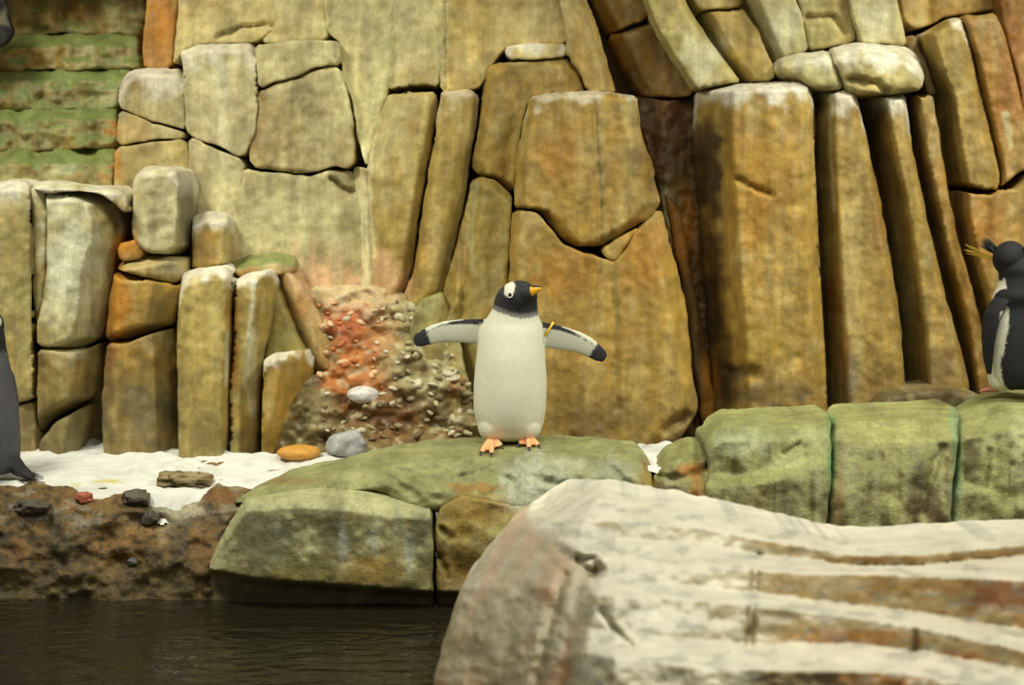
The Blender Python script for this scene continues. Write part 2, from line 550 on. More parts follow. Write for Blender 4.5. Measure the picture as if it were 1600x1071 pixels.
def wall_col(base, frost=0.0, fdepth=26, dark=0.0, ddepth=60, streak=0.2, var=0.35, tint=None, green=0.0, lich=0.0, tone=1.0):
    base = lin(base)
    tint_ = lin(tint) if tint is not None else OCHRE

    def f(a):
        px, py = a['px'], a['py']; V = a['V']; s = a['seed']
        n = len(px)
        c = np.tile(base, (n, 1))
        n1 = fbm(px / 55, py / 80, s * 0.9, 4)
        c = mix(c, tint_, 0.5 * sstep(0.0, 0.8, n1) * var * 2)
        c = c * (1 + 0.25 * var * fbm(px / 90, py / 130, s + 40.0, 3))[:, None]
        st = fbm(px / 20, py / 190, s + 9.0, 4)
        c = mix(c, PALE, streak * sstep(0.15, 0.7, st))
        c = mix(c, UMBER, streak * 0.9 * sstep(0.25, 0.85, -st))
        mt = fbm(px / 16, py / 22, s + 70., 4)
        c = c * (1 + .16 * mt)[:, None]
        c = mix(c, PALE, .22 * sstep(.35, .8, fbm(px / 26, py / 34, s + 80., 4)))
        c = mix(c, UMBER, .30 * sstep(.35, .85, fbm(px / 30, py / 44, s + 90., 4)))
        wob = fbm(px / 22, py / 22, 77.0, 3); wob2 = fbm(px / 14, py / 60, 31.0, 3)
        for (sx, sy, rx, ry, col, k) in STAINS_AND_SHADE:
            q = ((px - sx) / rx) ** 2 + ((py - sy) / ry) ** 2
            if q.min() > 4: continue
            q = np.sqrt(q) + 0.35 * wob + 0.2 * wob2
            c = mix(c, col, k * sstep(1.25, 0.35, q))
        for (ln, wd, col, k, hh) in VEINS:
            ln_ = np.array(ln)
            if px.max() < ln_[:, 0].min() - 25 or px.min() > ln_[:, 0].max() + 25 or py.min() > ln_[:, 1].max() + 25 or py.max() < ln_[:, 1].min() - 25: continue
            q = line_dist(np.stack([px, py], -1), ln) / wd + .5 * wob
            c = mix(c, col, k * sstep(1.4, .5, q))
        if green:
            g_ = sstep(0.15, 0.6, a['n'][:, 2] + 0.25 * wob)
            c = mix(c, GREEN, green * g_)
            c = mix(c, GREEN, green * 0.45 * sstep(0.1, 0.8, fbm(px / 24, py / 30, 55.0, 3)))
        c = c * GAIN * tone
        if frost:
            k = (py - a['yt']) + 16 * wob + 12 * wob2
            c = mix(c, WHITE * .85, frost * sstep(fdepth, fdepth * 0.25, k) * sstep(fdepth + 50, fdepth + 15, py - a['yt'].min()))
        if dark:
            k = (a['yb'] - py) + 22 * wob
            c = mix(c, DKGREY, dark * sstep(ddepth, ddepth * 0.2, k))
        return c
    return f


def facet(D, l=None, r=None, t=None, b=None, lean=0.10, base_y=700, poly=None, tw=0.0):
    """column front: flat face with chamfers; widths in px, depths in m"""
    pl = np.asarray(poly, float)

    def f(px, py):
        P = np.stack([np.asarray(px, float), np.asarray(py, float)], -1)
        xl, xr, yt, yb = scan(P, pl)
        o = np.zeros(len(P))
        if l: o = np.maximum(o, np.clip(1 - (P[:, 0] - xl) / l[0], 0, 2) * l[1])
        if r: o = np.maximum(o, np.clip(1 - (xr - P[:, 0]) / r[0], 0, 2) * r[1])
        if t: o = np.maximum(o, np.clip(1 - (P[:, 1] - yt) / t[0], 0, 2) * t[1])
        if b: o = np.maximum(o, np.clip(1 - (yb - P[:, 1]) / b[0], 0, 2) * b[1])
        return D + o + lean * (base_y - P[:, 1]) / 600.0 + tw * (P[:, 0] - pl[:, 0].mean()) / 100.0
    return f


# ------------------------------------------------------------------ the setting: back wall
def grid_sheet(name, xs, zs_or_ys, fn, mat, colf, parent=None, kind=None):
    nx, ny = len(xs), len(zs_or_ys)
    X, Z = np.meshgrid(xs, zs_or_ys)
    V = fn(X.ravel(), Z.ravel())
    faces = [(j * nx + i, j * nx + i + 1, (j + 1) * nx + i + 1, (j + 1) * nx + i) for j in range(ny - 1) for i in range(nx - 1)]
    o = make(name, V, faces, mat, parent, origin=(0, float(V[:, 1].mean()), float(V[:, 2].min())))
    set_cols(o.data, colf(V))
    if kind: o['kind'] = kind
    return o


def soilcol(V):
    n = fbm(V[:, 0] * 5, V[:, 1] * 5 + V[:, 2] * 5, 3.0, 4)
    c = np.tile(lin((122, 92, 50)), (len(V), 1))
    c = mix(c, lin((84, 66, 38)), sstep(0, .7, n))
    return c


wall = grid_sheet('wall_back', np.linspace(-5, 5, 90), np.linspace(0.2, 4.2, 40),
                  lambda x, z: np.stack([x, 8.85 + 0.08 * fbm(x * 2, z * 2, 1.0, 3), z], -1), M_WALL,
                  lambda V: mix(np.tile(lin((120, 92, 48)), (len(V), 1)), lin((80, 60, 34)), sstep(-.2, .6, fbm(V[:, 0] * 4, V[:, 2] * 4, 2.0, 3))))
tag(wall, 'ochre and cream rock wall of tall upright columns behind the penguins', 'wall', kind='structure')

floor = grid_sheet('floor', np.linspace(-5, 5, 200), np.linspace(7.2, 9.0, 46),
                   lambda x, y: np.stack([x, y, 0.365 + .075 * (y - 7.1) + 0.012 * fbm(x * 6, y * 6, 4.0, 4)], -1), M_SOIL, soilcol)
tag(floor, 'brown wet ground between the ledge and the rock wall', 'ground', kind='structure')

O = (182, 148, 76)          # ochre
CR = (182, 169, 132)        # cream
CG = (172, 158, 118)        # warm cream
DB = (92, 66, 36)           # dark brown

# name, polygon, D, facets, colour options
BL = []


def blk(poly, D, base, name='rock_column', l=None, r=None, t=None, b=None, lean=0.10, tw=0.0, rr=3.5, cre=(), lo=0.022, thick=0.4, **kw):
    BL.append(dict(poly=poly, D=D, base=base, name=name, l=l, r=r, t=t, b=b, lean=lean, tw=tw, rr=rr, cre=cre, lo=lo, thick=thick, kw=kw))


# --- left front columns
blk([(-70, 288), (8, 284), (30, 281), (46, 288), (50, 330), (48, 420), (50, 500), (54, 560), (54, 620), (22, 632), (-70, 640)], 7.82, (176, 160, 108), frost=.7, fdepth=30, l=(30, .1), t=(14, .12))
blk([(-70, 646), (22, 639), (53, 628), (56, 715), (-70, 720)], 7.84, (140, 122, 80), name='rock_block')
blk([(51, 292), (70, 290), (72, 350), (71, 420), (66, 470), (56, 508), (52, 440)], 7.86, (184, 172, 130), frost=.4, rr=5)
blk([(72, 306), (100, 302), (150, 304), (182, 320), (192, 345), (190, 380), (180, 400), (173, 440), (166, 500), (158, 528), (125, 543), (90, 543), (60, 539), (58, 507), (67, 470), (73, 420), (75, 350)], 7.76, (186, 176, 130), r=(48, .2), frost=.4, t=(12, .05))
blk([(52, 287), (70, 283), (110, 287), (150, 290), (185, 292), (199, 305), (196, 334), (182, 317), (150, 301), (100, 298), (76, 301), (54, 296)], 7.77, (196, 188, 156), name='rock_cap', rr=6, t=(10, .15), frost=.5)
blk([(60, 548), (95, 550), (130, 549), (156, 538), (152, 580), (142, 622), (110, 638), (85, 652), (62, 676), (58, 610)], 7.78, (158, 140, 90), name='rock_block', r=(34, .14))
blk([(62, 690), (85, 661), (115, 647), (140, 636), (128, 690), (118, 722), (62, 720)], 7.80, (128, 114, 76), name='rock_block', r=(30, .12))
blk([(120, 560), (160, 545), (166, 600), (160, 720), (115, 720)], 8.06, (110, 82, 44), name='rock_block')
blk([(186, 384), (214, 376), (224, 392), (218, 404), (188, 408)], 7.86, (196, 130, 40), name='rock_block', rr=6)
blk([(184, 416), (200, 405), (230, 400), (292, 404), (290, 430), (272, 443), (240, 436), (205, 427), (186, 421)], 7.80, (176, 156, 108), name='rock_cap', r=(60, .12), t=(16, .14), rr=6)
blk([(178, 425), (205, 432), (240, 441), (272, 449), (287, 438), (279, 480), (272, 506), (235, 517), (200, 530), (168, 532), (168, 500), (173, 460)], 7.78, (172, 138, 68), r=(46, .14), l=(10, .06))
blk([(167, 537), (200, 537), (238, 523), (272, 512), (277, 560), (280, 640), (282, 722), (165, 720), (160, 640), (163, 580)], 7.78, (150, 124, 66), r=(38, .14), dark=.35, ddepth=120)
blk([(212, 275), (225, 263), (270, 259), (292, 265), (303, 290), (301, 330), (297, 385), (280, 398), (235, 396), (212, 384), (206, 350), (208, 300)], 7.84, (190, 180, 144), name='rock_block', r=(24, .2), t=(12, .14), frost=.5, rr=9)
blk([(300, 338), (325, 329), (355, 335), (362, 346), (359, 412), (335, 420), (300, 420)], 7.98, (172, 142, 76), name='rock_block', r=(10, .1), t=(16, .12), frost=.65, fdepth=22)
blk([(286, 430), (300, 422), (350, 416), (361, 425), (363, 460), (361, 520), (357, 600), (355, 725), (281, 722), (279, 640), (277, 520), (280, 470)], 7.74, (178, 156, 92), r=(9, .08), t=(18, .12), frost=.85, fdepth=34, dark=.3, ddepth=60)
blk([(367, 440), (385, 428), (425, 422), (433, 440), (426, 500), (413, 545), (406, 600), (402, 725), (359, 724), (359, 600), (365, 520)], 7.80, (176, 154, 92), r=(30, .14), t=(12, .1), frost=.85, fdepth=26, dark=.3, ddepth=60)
blk([(412, 562), (425, 553), (480, 550), (487, 565), (480, 610), (470, 660), (445, 700), (436, 725), (407, 725), (410, 620)], 7.74, (166, 134, 62), r=(48, .18), t=(10, .14), frost=.9, fdepth=14)
blk([(432, 428), (445, 421), (465, 436), (482, 462), (502, 502), (520, 545), (529, 580), (516, 592), (490, 576), (465, 522), (446, 474)], 7.98, (188, 150, 94), l=(18, .1), tint=(214, 150, 104), rr=10)
blk([(427, 445), (441, 474), (458, 515), (474, 550), (488, 566), (478, 590), (414, 600), (415, 548), (426, 500)], 7.96, (160, 146, 86), lo=.03)
blk([(362, 406), (390, 393), (440, 390), (463, 396), (460, 428), (430, 430), (368, 432)], 8.02, (176, 132, 66), name='rock_block', t=(20, .2), green=.8)
# --- stepped mossy cascade, upper left
blk([(-70, -40), (225, -40), (233, 18), (216, 54), (60, 51), (20, 60), (-70, 68)], 8.62, (150, 128, 78), name='rock_step', t=(14, .08), green=.5, lo=.04, streak=.55, var=.7)
blk([(-70, 66), (20, 62), (60, 54), (216, 56), (222, 104), (120, 108), (-70, 110)], 8.50, (160, 144, 96), name='rock_step', t=(18, .10), green=.9, lo=.04, streak=.55, var=.7)
blk([(-70, 113), (120, 111), (204, 107), (190, 140), (184, 166), (100, 167), (-70, 173)], 8.40, (170, 158, 112), name='rock_step', t=(16, .10), green=.9, lo=.04, streak=.55, var=.6)
blk([(-70, 175), (100, 169), (183, 169), (187, 210), (181, 232), (70, 231), (-70, 238)], 8.30, (166, 150, 106), name='rock_step', t=(20, .10), green=.9, lo=.04, streak=.55, var=.6)
blk([(-70, 240), (70, 234), (181, 235), (178, 262), (172, 300), (60, 310), (-70, 310)], 8.20, (172, 160, 112), name='rock_step', t=(22, .10), green=.9, lo=.04, streak=.55, var=.6)
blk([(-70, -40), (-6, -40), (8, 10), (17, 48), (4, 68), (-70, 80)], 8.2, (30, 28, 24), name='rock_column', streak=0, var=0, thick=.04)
# --- middle-left wall
blk([(190, 130), (205, 112), (235, 107), (278, 108), (291, 125), (289, 204), (240, 189), (187, 167)], 8.20, CG, frost=.7, fdepth=50, name='rock_block', t=(12, .1))
blk([(187, 171), (240, 194), (288, 209), (284, 214), (240, 217), (185, 227)], 8.20, CG, name='rock_block')
blk([(183, 231), (240, 221), (288, 217), (298, 262), (296, 340), (210, 340), (178, 300)], 8.20, (174, 156, 104), name='rock_block')
blk([(286, 80), (310, 70), (390, 68), (403, 85), (401, 150), (396, 205), (378, 246), (345, 230), (305, 214), (292, 203)], 8.18, CR, frost=.6, fdepth=50, t=(12, .08))
blk([(297, 217), (340, 235), (377, 250), (373, 300), (362, 345), (362, 430), (300, 430), (298, 270)], 8.18, CR)
blk([(400, 72), (480, 64), (530, 67), (529, 100), (487, 104), (470, 117), (425, 129), (406, 140)], 8.18, (178, 166, 126), name='rock_block')
blk([(404, 145), (428, 133), (472, 121), (490, 109), (530, 105), (541, 160), (551, 220), (547, 262), (520, 260), (480, 271), (440, 267), (394, 261), (390, 230)], 8.18, (170, 153, 110), l=(30, .02))
blk([(382, 266), (440, 272), (482, 276), (522, 265), (549, 268), (562, 330), (564, 420), (560, 500), (480, 500), (462, 440), (400, 440), (362, 430), (366, 345), (376, 300)], 8.18, (174, 163, 124), r=(30, .06), cre=[([(515, 282), (548, 302)], 4, .05)])
# --- top row
blk([(238, -40), (281, -40), (271, 60), (267, 103), (226, 106), (226, 60)], 8.34, (182, 128, 62))
blk([(284, -40), (424, -40), (429, 40), (405, 60), (388, 64), (310, 65), (285, 76), (270, 102), (274, 60)], 8.26, (202, 184, 130), cre=[([(340, 58), (380, 42), (425, 40)], 3, .04)])
blk([(428, -40), (502, -40), (511, 50), (504, 61), (408, 65), (433, 42)], 8.26, (198, 186, 136))
blk([(505, -40), (620, -40), (611, 60), (605, 140), (586, 200), (573, 262), (562, 210), (549, 150), (536, 110), (532, 64), (514, 48)], 8.24, (206, 195, 140))
blk([(553, 262), (574, 266), (580, 320), (584, 380), (592, 445), (600, 500), (562, 500), (566, 420), (564, 330)], 8.24, (206, 196, 150), rr=10)
blk([(623, -40), (690, -40), (688, 60), (684, 132), (660, 129), (640, 131), (607, 141), (613, 60)], 8.24, (202, 188, 136))
blk([(694, -40), (866, -40), (880, 50), (884, 66), (830, 67), (790, 71), (770, 95), (750, 130), (735, 139), (690, 139), (691, 60)], 8.24, (198, 174, 108), cre=[([(696, 0), (694, 140)], 3, .03)])
blk([(790, 75), (830, 70), (884, 70), (886, 88), (840, 92), (795, 93)], 8.20, (206, 186, 130), name='rock_cap', rr=5, frost=.6, fdepth=14)
blk([(762, 106), (790, 97), (840, 96), (886, 91), (905, 110), (916, 142), (870, 144), (830, 150), (816, 190), (807, 240), (801, 300), (772, 278), (746, 272), (738, 250), (748, 200), (755, 150)], 8.14, (176, 146, 78), l=(14, .06), t=(10, .08), tw=.03)
# --- centre columns
blk([(606, 148), (640, 145), (680, 144), (684, 160), (672, 230), (660, 300), (650, 370), (641, 432), (618, 475), (590, 470), (582, 380), (578, 300), (576, 262), (590, 200)], 8.16, (170, 146, 80), r=(14, .08), l=(18, .07))
blk([(689, 145), (735, 142), (748, 150), (743, 200), (731, 270), (723, 330), (706, 400), (692, 455), (655, 500), (625, 490), (643, 432), (655, 370), (665, 300), (677, 230)], 8.12, (174, 150, 84), r=(22, .1), l=(10, .05), frost=.4, fdepth=20)
blk([(736, 286), (750, 275), (775, 284), (800, 306), (798, 350), (793, 420), (792, 520), (794, 715), (747, 715), (735, 600), (716, 525), (660, 520), (690, 470), (708, 405), (727, 335)], 8.04, (172, 148, 80), l=(24, .09), t=(14, .06), cre=[([(738, 300), (728, 400), (720, 500)], 5, .03)])
blk([(655, 470), (690, 458), (716, 530), (735, 610), (748, 715), (700, 715), (660, 600), (640, 520)], 8.02, (160, 152, 104), lo=.04)
blk([(828, 152), (870, 145), (920, 142), (993, 152), (1001, 200), (1016, 250), (1031, 318), (1010, 343), (985, 358), (955, 373), (940, 383), (900, 386), (880, 373), (857, 345), (842, 329), (803, 324), (806, 260), (817, 190)], 7.90, O, l=(18, .08), r=(24, .06), t=(8, .06), frost=.5, fdepth=14, cre=[([(930, 160), (936, 260), (940, 380)], 4, .02), ([(965, 150), (972, 250), (975, 350)], 14, .015)], tw=-.01)
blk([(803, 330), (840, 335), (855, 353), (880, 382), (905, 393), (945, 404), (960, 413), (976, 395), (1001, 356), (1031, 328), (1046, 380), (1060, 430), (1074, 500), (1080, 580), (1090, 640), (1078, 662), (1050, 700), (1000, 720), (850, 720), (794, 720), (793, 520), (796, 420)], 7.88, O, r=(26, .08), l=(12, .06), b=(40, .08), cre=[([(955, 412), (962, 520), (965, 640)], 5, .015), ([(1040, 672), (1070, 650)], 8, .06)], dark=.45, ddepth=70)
blk([(941, 390), (960, 378), (985, 364), (998, 357), (973, 392), (959, 408), (946, 400)], 7.91, O, name='rock_block', rr=4)
blk([(872, -40), (902, -40), (932, 40), (947, 90), (962, 146), (919, 142), (909, 110), (890, 86), (885, 50)], 8.12, (184, 152, 88), r=(14, .08))
# --- brown gully
blk([(906, -40), (990, -40), (1012, 20), (1002, 33), (952, 50), (930, 10)], 8.34, (150, 118, 62), l=(20, .1))
blk([(952, 55), (1003, 38), (1016, 30), (1042, 80), (1074, 128), (1084, 148), (1040, 154), (1002, 152), (976, 105)], 8.34, (140, 108, 56), l=(24, .1))
blk([(965, 148), (1050, 158), (1086, 155), (1092, 250), (1097, 330), (1104, 450), (1125, 680), (1092, 690), (1082, 580), (1070, 480), (1052, 390), (1034, 310), (1018, 250), (1000, 190)], 8.36, DB, lo=.06, hi_=0.02, streak=.5, tint=(150, 96, 34), var=.6)
blk([(1040, 300), (1062, 330), (1080, 420), (1098, 520), (1112, 600), (1124, 690), (1100, 690), (1090, 600), (1078, 500), (1060, 410)], 8.28, (104, 76, 36), lo=.05, tint=(164, 110, 32), var=.8, rr=9)
# --- slanting slabs, upper right
blk([(996, -40), (1052, -40), (1076, 15), (1101, 55), (1131, 95), (1158, 128), (1092, 140), (1050, 78), (1020, 24)], 8.12, (190, 172, 116), r=(10, .05))
blk([(1064, -40), (1140, -40), (1158, 9), (1092, 15)], 8.18, (180, 156, 96), name='rock_block')
blk([(1094, 19), (1160, 13), (1186, 50), (1211, 110), (1206, 125), (1166, 128), (1132, 90)], 8.16, (186, 158, 92), l=(18, .1))
blk([(1150, -40), (1232, -40), (1251, 25), (1263, 78), (1222, 90), (1209, 100), (1186, 46)], 8.10, (188, 176, 132), l=(20, .12))
blk([(1237, -40), (1312, -40), (1326, 20), (1338, 63), (1290, 74), (1266, 77)], 8.12, (192, 176, 122), cre=[([(1262, 28), (1300, 24), (1318, 50)], 4, .04)])
blk([(1320, -40), (1396, -40), (1406, 20), (1416, 70), (1346, 66), (1333, 20)], 8.06, (206, 194, 150))
blk([(1216, 92), (1250, 84), (1290, 78), (1304, 95), (1317, 125), (1316, 138), (1270, 138), (1250, 122), (1225, 115)], 7.92, (196, 184, 138), name='rock_block', rr=14, t=(14, .1), frost=.5)
blk([(1296, 75), (1345, 66), (1410, 72), (1436, 90), (1446, 115), (1440, 138), (1400, 146), (1370, 145), (1345, 150), (1323, 140), (1311, 105)], 7.88, (196, 180, 128), name='rock_block', rr=16, t=(24, .14), frost=.7, fdepth=50, cre=[([(1330, 125), (1370, 130), (1385, 145)], 5, .05)])
blk([(1398, -40), (1552, -40), (1556, 15), (1502, 20), (1480, 24), (1430, 48), (1414, 30)], 8.20, (176, 142, 82))
blk([(1408, 60), (1430, 56), (1450, 112), (1464, 150), (1448, 150), (1444, 110)], 8.16, (130, 100, 58))
blk([(1556, -40), (1660, -40), (1660, 330), (1616, 262), (1592, 120), (1571, 50)], 8.08, (146, 104, 54))
# --- right columns
blk([(1088, 143), (1130, 132), (1240, 125), (1262, 134), (1271, 160), (1273, 250), (1278, 350), (1283, 450), (1290, 560), (1293, 680), (1118, 690), (1110, 540), (1100, 420), (1092, 300), (1086, 200)], 7.84, O, l=(58, .46), r=(18, .07), t=(14, .14), frost=.9, fdepth=40, dark=.35, ddepth=80, cre=[([(1150, 280), (1205, 305)], 4, .04), ([(1140, 580), (1180, 585)], 10, .06)])
blk([(1276, 146), (1300, 140), (1336, 142), (1346, 180), (1361, 250), (1379, 330), (1393, 420), (1406, 500), (1414, 600), (1412, 680), (1300, 680), (1296, 560), (1288, 450), (1281, 330), (1275, 220)], 7.90, (180, 150, 84), l=(30, .30), r=(10, .05), frost=.7, fdepth=30, dark=.3, t=(8, .08))
blk([(1349, 151), (1380, 147), (1415, 148), (1421, 200), (1431, 260), (1446, 330), (1466, 420), (1491, 510), (1514, 600), (1520, 680), (1424, 680), (1413, 520), (1399, 420), (1382, 310), (1360, 210)], 7.92, (178, 148, 84), l=(36, .40), frost=.75, fdepth=30, dark=.35, t=(8, .08), r=(8, .04))
blk([(1419, 149), (1458, 148), (1466, 200), (1476, 270), (1489, 340), (1511, 430), (1532, 500), (1552, 620), (1560, 680), (1522, 680), (1497, 510), (1470, 410), (1450, 320), (1432, 240)], 8.00, (172, 132, 66), l=(18, .25), dark=.3)
blk([(1434, 55), (1480, 30), (1500, 28), (1513, 60), (1526, 120), (1546, 200), (1562, 270), (1556, 300), (1520, 296), (1492, 289), (1482, 240), (1468, 150), (1452, 110)], 7.92, (176, 148, 86), l=(24, .26), t=(10, .1), frost=.6, fdepth=16, r=(14, .05))
blk([(1495, 297), (1520, 303), (1557, 307), (1580, 286), (1618, 262), (1660, 300), (1660, 680), (1568, 680), (1548, 560), (1530, 480), (1510, 400), (1497, 340)], 7.92, (172, 136, 72), l=(20, .24), dark=.3)
blk([(1505, 25), (1555, 20), (1571, 60), (1586, 120), (1606, 200), (1614, 256), (1580, 279), (1563, 293), (1566, 270), (1549, 190), (1529, 110)], 7.98, (172, 128, 66), l=(6, .03), t=(8, .08))
# low dark rocks at the foot of the right columns
blk([(1370, 640), (1385, 622), (1420, 614), (1480, 608), (1530, 618), (1560, 640), (1560, 690), (1370, 690)], 7.70, (112, 98, 68), name='rock_block', rr=12, lo=.05)
# --- more of the same wall outside the frame
for side in (-1, 1):
    x = -75 if side < 0 else 1665
    while (x > -620 if side < 0 else x < 2220):
        wd = random.randint(70, 130)
        a, b_ = (x - wd, x) if side < 0 else (x, x + wd)
        for (y0, y1, D) in ((-260 + random.randint(-30, 30), 70, 8.25), (90 + random.randint(-15, 60), 720, 7.95 + random.uniform(-.06, .12))):
            s = 8 * side
            blk([(a + 3 - s, y0 + random.randint(0, 14)), ((a + b_) / 2, y0 - 6), (b_ - 3 - s, y0 + random.randint(0, 14)), (b_ - 3 + s, y1), (a + 3 + s, y1)], D,
                (176, 150, 88), l=(20, .1), r=(20, .1), t=(14, .1), frost=.6)
        x += side * (wd + 3)
for k in range(16):
    a = -70 + k * 108
    blk([(a, -250), (a + 50, -262), (a + 103, -250), (a + 105, -46), (a + 2, -46)], 8.3 + random.uniform(-.08, .08), (184, 164, 106), l=(18, .06), r=(18, .06))

for q in BL:
    if q['D'] < 8.1:      # feet of the columns sink into the ground
        q['poly'] = [(x_, y_ + 18 if 711 < y_ < 730 else y_) for (x_, y_) in q['poly']]
    ys = [p[1] for p in q['poly']]; xs = [p[0] for p in q['poly']]
    out_of_frame = max(ys) < -20 or max(xs) < -20 or min(xs) > 1620
    step = q['name'] == 'rock_step'
    flush = q['D'] >= 8.1 and max(xs) < 1000 and not step
    kw = dict(q['kw'])
    pale = max(xs) < 700 and not step
    kw['tone'] = np.array([1.22, 1.20, 1.26]) if flush and max(xs) < 900 else (np.array([1.12, 1.12, 1.16]) if pale else 1.0)
    hi = kw.pop('hi_', 0.005)
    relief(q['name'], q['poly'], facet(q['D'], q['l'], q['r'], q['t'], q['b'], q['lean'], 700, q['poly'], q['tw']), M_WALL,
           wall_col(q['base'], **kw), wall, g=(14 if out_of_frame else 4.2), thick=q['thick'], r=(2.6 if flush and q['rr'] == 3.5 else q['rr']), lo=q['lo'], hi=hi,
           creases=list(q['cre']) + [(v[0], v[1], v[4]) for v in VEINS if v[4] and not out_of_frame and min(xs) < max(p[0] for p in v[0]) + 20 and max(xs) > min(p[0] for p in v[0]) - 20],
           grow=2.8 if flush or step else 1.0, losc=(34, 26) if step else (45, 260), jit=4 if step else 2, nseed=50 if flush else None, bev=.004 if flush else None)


# ------------------------------------------------------------------ ledges, bank, front rock (layered depth)
def strata(*curves):
    """curves from top to bottom: [(px, py, Y), ...]; depth is interpolated between them"""
    cs = [np.array(sorted(c), float) for c in curves]

    def f(px, py):
        px = np.asarray(px, float); py = np.asarray(py, float)
        ys = [np.interp(px, c[:, 0], c[:, 1]) for c in cs]
        ds = [np.interp(px, c[:, 0], c[:, 2]) for c in cs]
        r = ds[0].copy()
        for k in range(len(cs) - 1):
            t = np.clip((py - ys[k]) / np.maximum(ys[k + 1] - ys[k], 0.5), 0, 1)
            r = np.where(py >= ys[k], ds[k] + (ds[k + 1] - ds[k]) * t, r)
        return r
    return f


def splat(c, px, py, lst, wob):
    for (sx, sy, rx, ry, col, k) in lst:
        q = np.sqrt(((px - sx) / rx) ** 2 + ((py - sy) / ry) ** 2) + wob
        c = mix(c, lin(col), k * sstep(1.25, 0.4, q))
    return c


LEDGE_STAINS = [
    (420, 840, 60, 50, (92, 90, 72), .7), (520, 820, 30, 50, (104, 100, 78), .6), (590, 890, 70, 30, (150, 118, 50), .7), (470, 900, 60, 16, (140, 126, 64), .6),
    (535, 850, 10, 40, (168, 170, 166), .75), (585, 845, 9, 30, (160, 164, 160), .6), (640, 870, 9, 46, (168, 172, 164), .7), (620, 810, 8, 30, (150, 152, 140), .5),
    (655, 840, 22, 50, (96, 94, 80), .6),
    (740, 800, 50, 40, (160, 126, 58), .75), (730, 880, 40, 40, (150, 116, 50), .7), (740, 762, 60, 8, (160, 112, 44), .7), (790, 790, 14, 14, (160, 110, 44), .6),
    (830, 755, 50, 50, (186, 188, 176), .8), (880, 735, 40, 26, (178, 178, 160), .6), (960, 735, 45, 26, (168, 170, 154), .6), (800, 730, 30, 20, (164, 164, 146), .6),
    (560, 745, 50, 9, (176, 170, 130), .6), (460, 752, 60, 7, (138, 104, 52), .5), (650, 760, 40, 16, (126, 122, 72), .5),
    (1010, 770, 16, 50, (150, 118, 46), .8), (1075, 735, 26, 12, (170, 112, 40), .75), (1090, 770, 14, 40, (160, 104, 40), .75), (1050, 760, 20, 20, (176, 166, 136), .6),
    # right ledge
    (1298, 720, 9, 110, (104, 140, 92), .85), (1494, 700, 10, 120, (126, 150, 112), .8), (1490, 780, 12, 60, (150, 160, 130), .5),
    (1432, 770, 16, 60, (104, 84, 62), .75), (1460, 800, 16, 50, (104, 78, 58), .7), (1290, 800, 16, 60, (130, 122, 92), .6), (1225, 790, 8, 60, (116, 106, 84), .6),
    (1310, 790, 14, 60, (166, 132, 88), .6), (1180, 800, 30, 40, (150, 124, 74), .45), (1160, 690, 60, 24, (170, 176, 150), .6), (1280, 690, 40, 24, (176, 176, 132), .5),
    (1390, 680, 60, 30, (178, 174, 116), .6), (1230, 720, 60, 16, (184, 180, 136), .6), (1330, 770, 14, 60, (172, 172, 128), .5),
    (1545, 760, 30, 60, (176, 176, 120), .6), (1600, 720, 20, 90, (186, 188, 152), .5),
]


def ledge_col(base, green=.5, streak=.3, dark=0, topc=(150, 152, 104), facec=None):
    base = lin(base)

    def f(a):
        px, py, n = a['px'], a['py'], a['n']
        c = np.tile(base, (len(px), 1))
        n1 = fbm(px / 40, py / 40, a['seed'], 4)
        c = mix(c, lin(topc), green * sstep(.1, .6, n[:, 2] + .3 * n1))
        c = c * (1 + .14 * n1)[:, None]
        st = fbm(px / 10, py / 120, a['seed'] + 5., 4)
        face = sstep(.6, .2, n[:, 2])
        c = mix(c, lin((176, 172, 140)), streak * face * sstep(.2, .7, st))
        c = mix(c, lin((96, 86, 58)), streak * face * sstep(.2, .7, -st))
        c = splat(c, px, py, LEDGE_STAINS, .4 * fbm(px / 14, py / 22, 21., 4))
        c = mix(c, lin((112, 104, 68)), .3 * sstep(.35, .7, fbm(px / 9, py / 9, 33., 3)))
        if dark:
            z = a['V'][:, 2]
            c = mix(c, lin((78, 64, 36)), dark * sstep(.10, .02, z + .03 * n1))   # wet tide line above the water
        return c * np.array([.82, .86, .71])
    return f


def rockledge(name, poly, dep, base, label, key, **kw):
    ck = {k: kw.pop(k) for k in ('green', 'streak', 'dark', 'topc') if k in kw}
    kw.setdefault('g', 4.0)
    o = relief(name, poly, dep, M_LEDGE, ledge_col(base, **ck), None, key=key, losc=kw.pop('losc', (60, 60)), **kw)
    tag(o, label, 'rock')
    return o


rockledge('boulder', [(318, 1060), (324, 905), (333, 862), (350, 815), (384, 777), (450, 764), (520, 750), (575, 745), (625, 762), (665, 788), (675, 812), (677, 900), (681, 1060)],
          strata([(330, 860, 7.0), (384, 776, 7.0), (520, 750, 7.08), (575, 745, 7.1), (665, 790, 6.95)],
                 [(330, 870, 6.85), (384, 784, 6.80), (470, 776, 6.76), (560, 785, 6.76), (665, 798, 6.76)],
                 [(330, 878, 6.80), (384, 800, 6.74), (470, 792, 6.71), (560, 801, 6.71), (665, 812, 6.72)],
                 [(330, 890, 6.78), (400, 904, 6.68), (500, 911, 6.67), (600, 919, 6.67), (670, 924, 6.68)],
                 [(330, 899, 6.86), (400, 914, 6.80), (500, 921, 6.79), (600, 928, 6.79), (670, 932, 6.79)],
                 [(330, 1060, 6.82), (670, 1060, 6.74)]),
          (134, 122, 82), 'dark flat-faced boulder at the pool edge, left of the vertical crack', 'slab', thick=.35, r=10, dark=.7, lo=.012,
          topc=(188, 182, 146), green=.9, streak=.25)
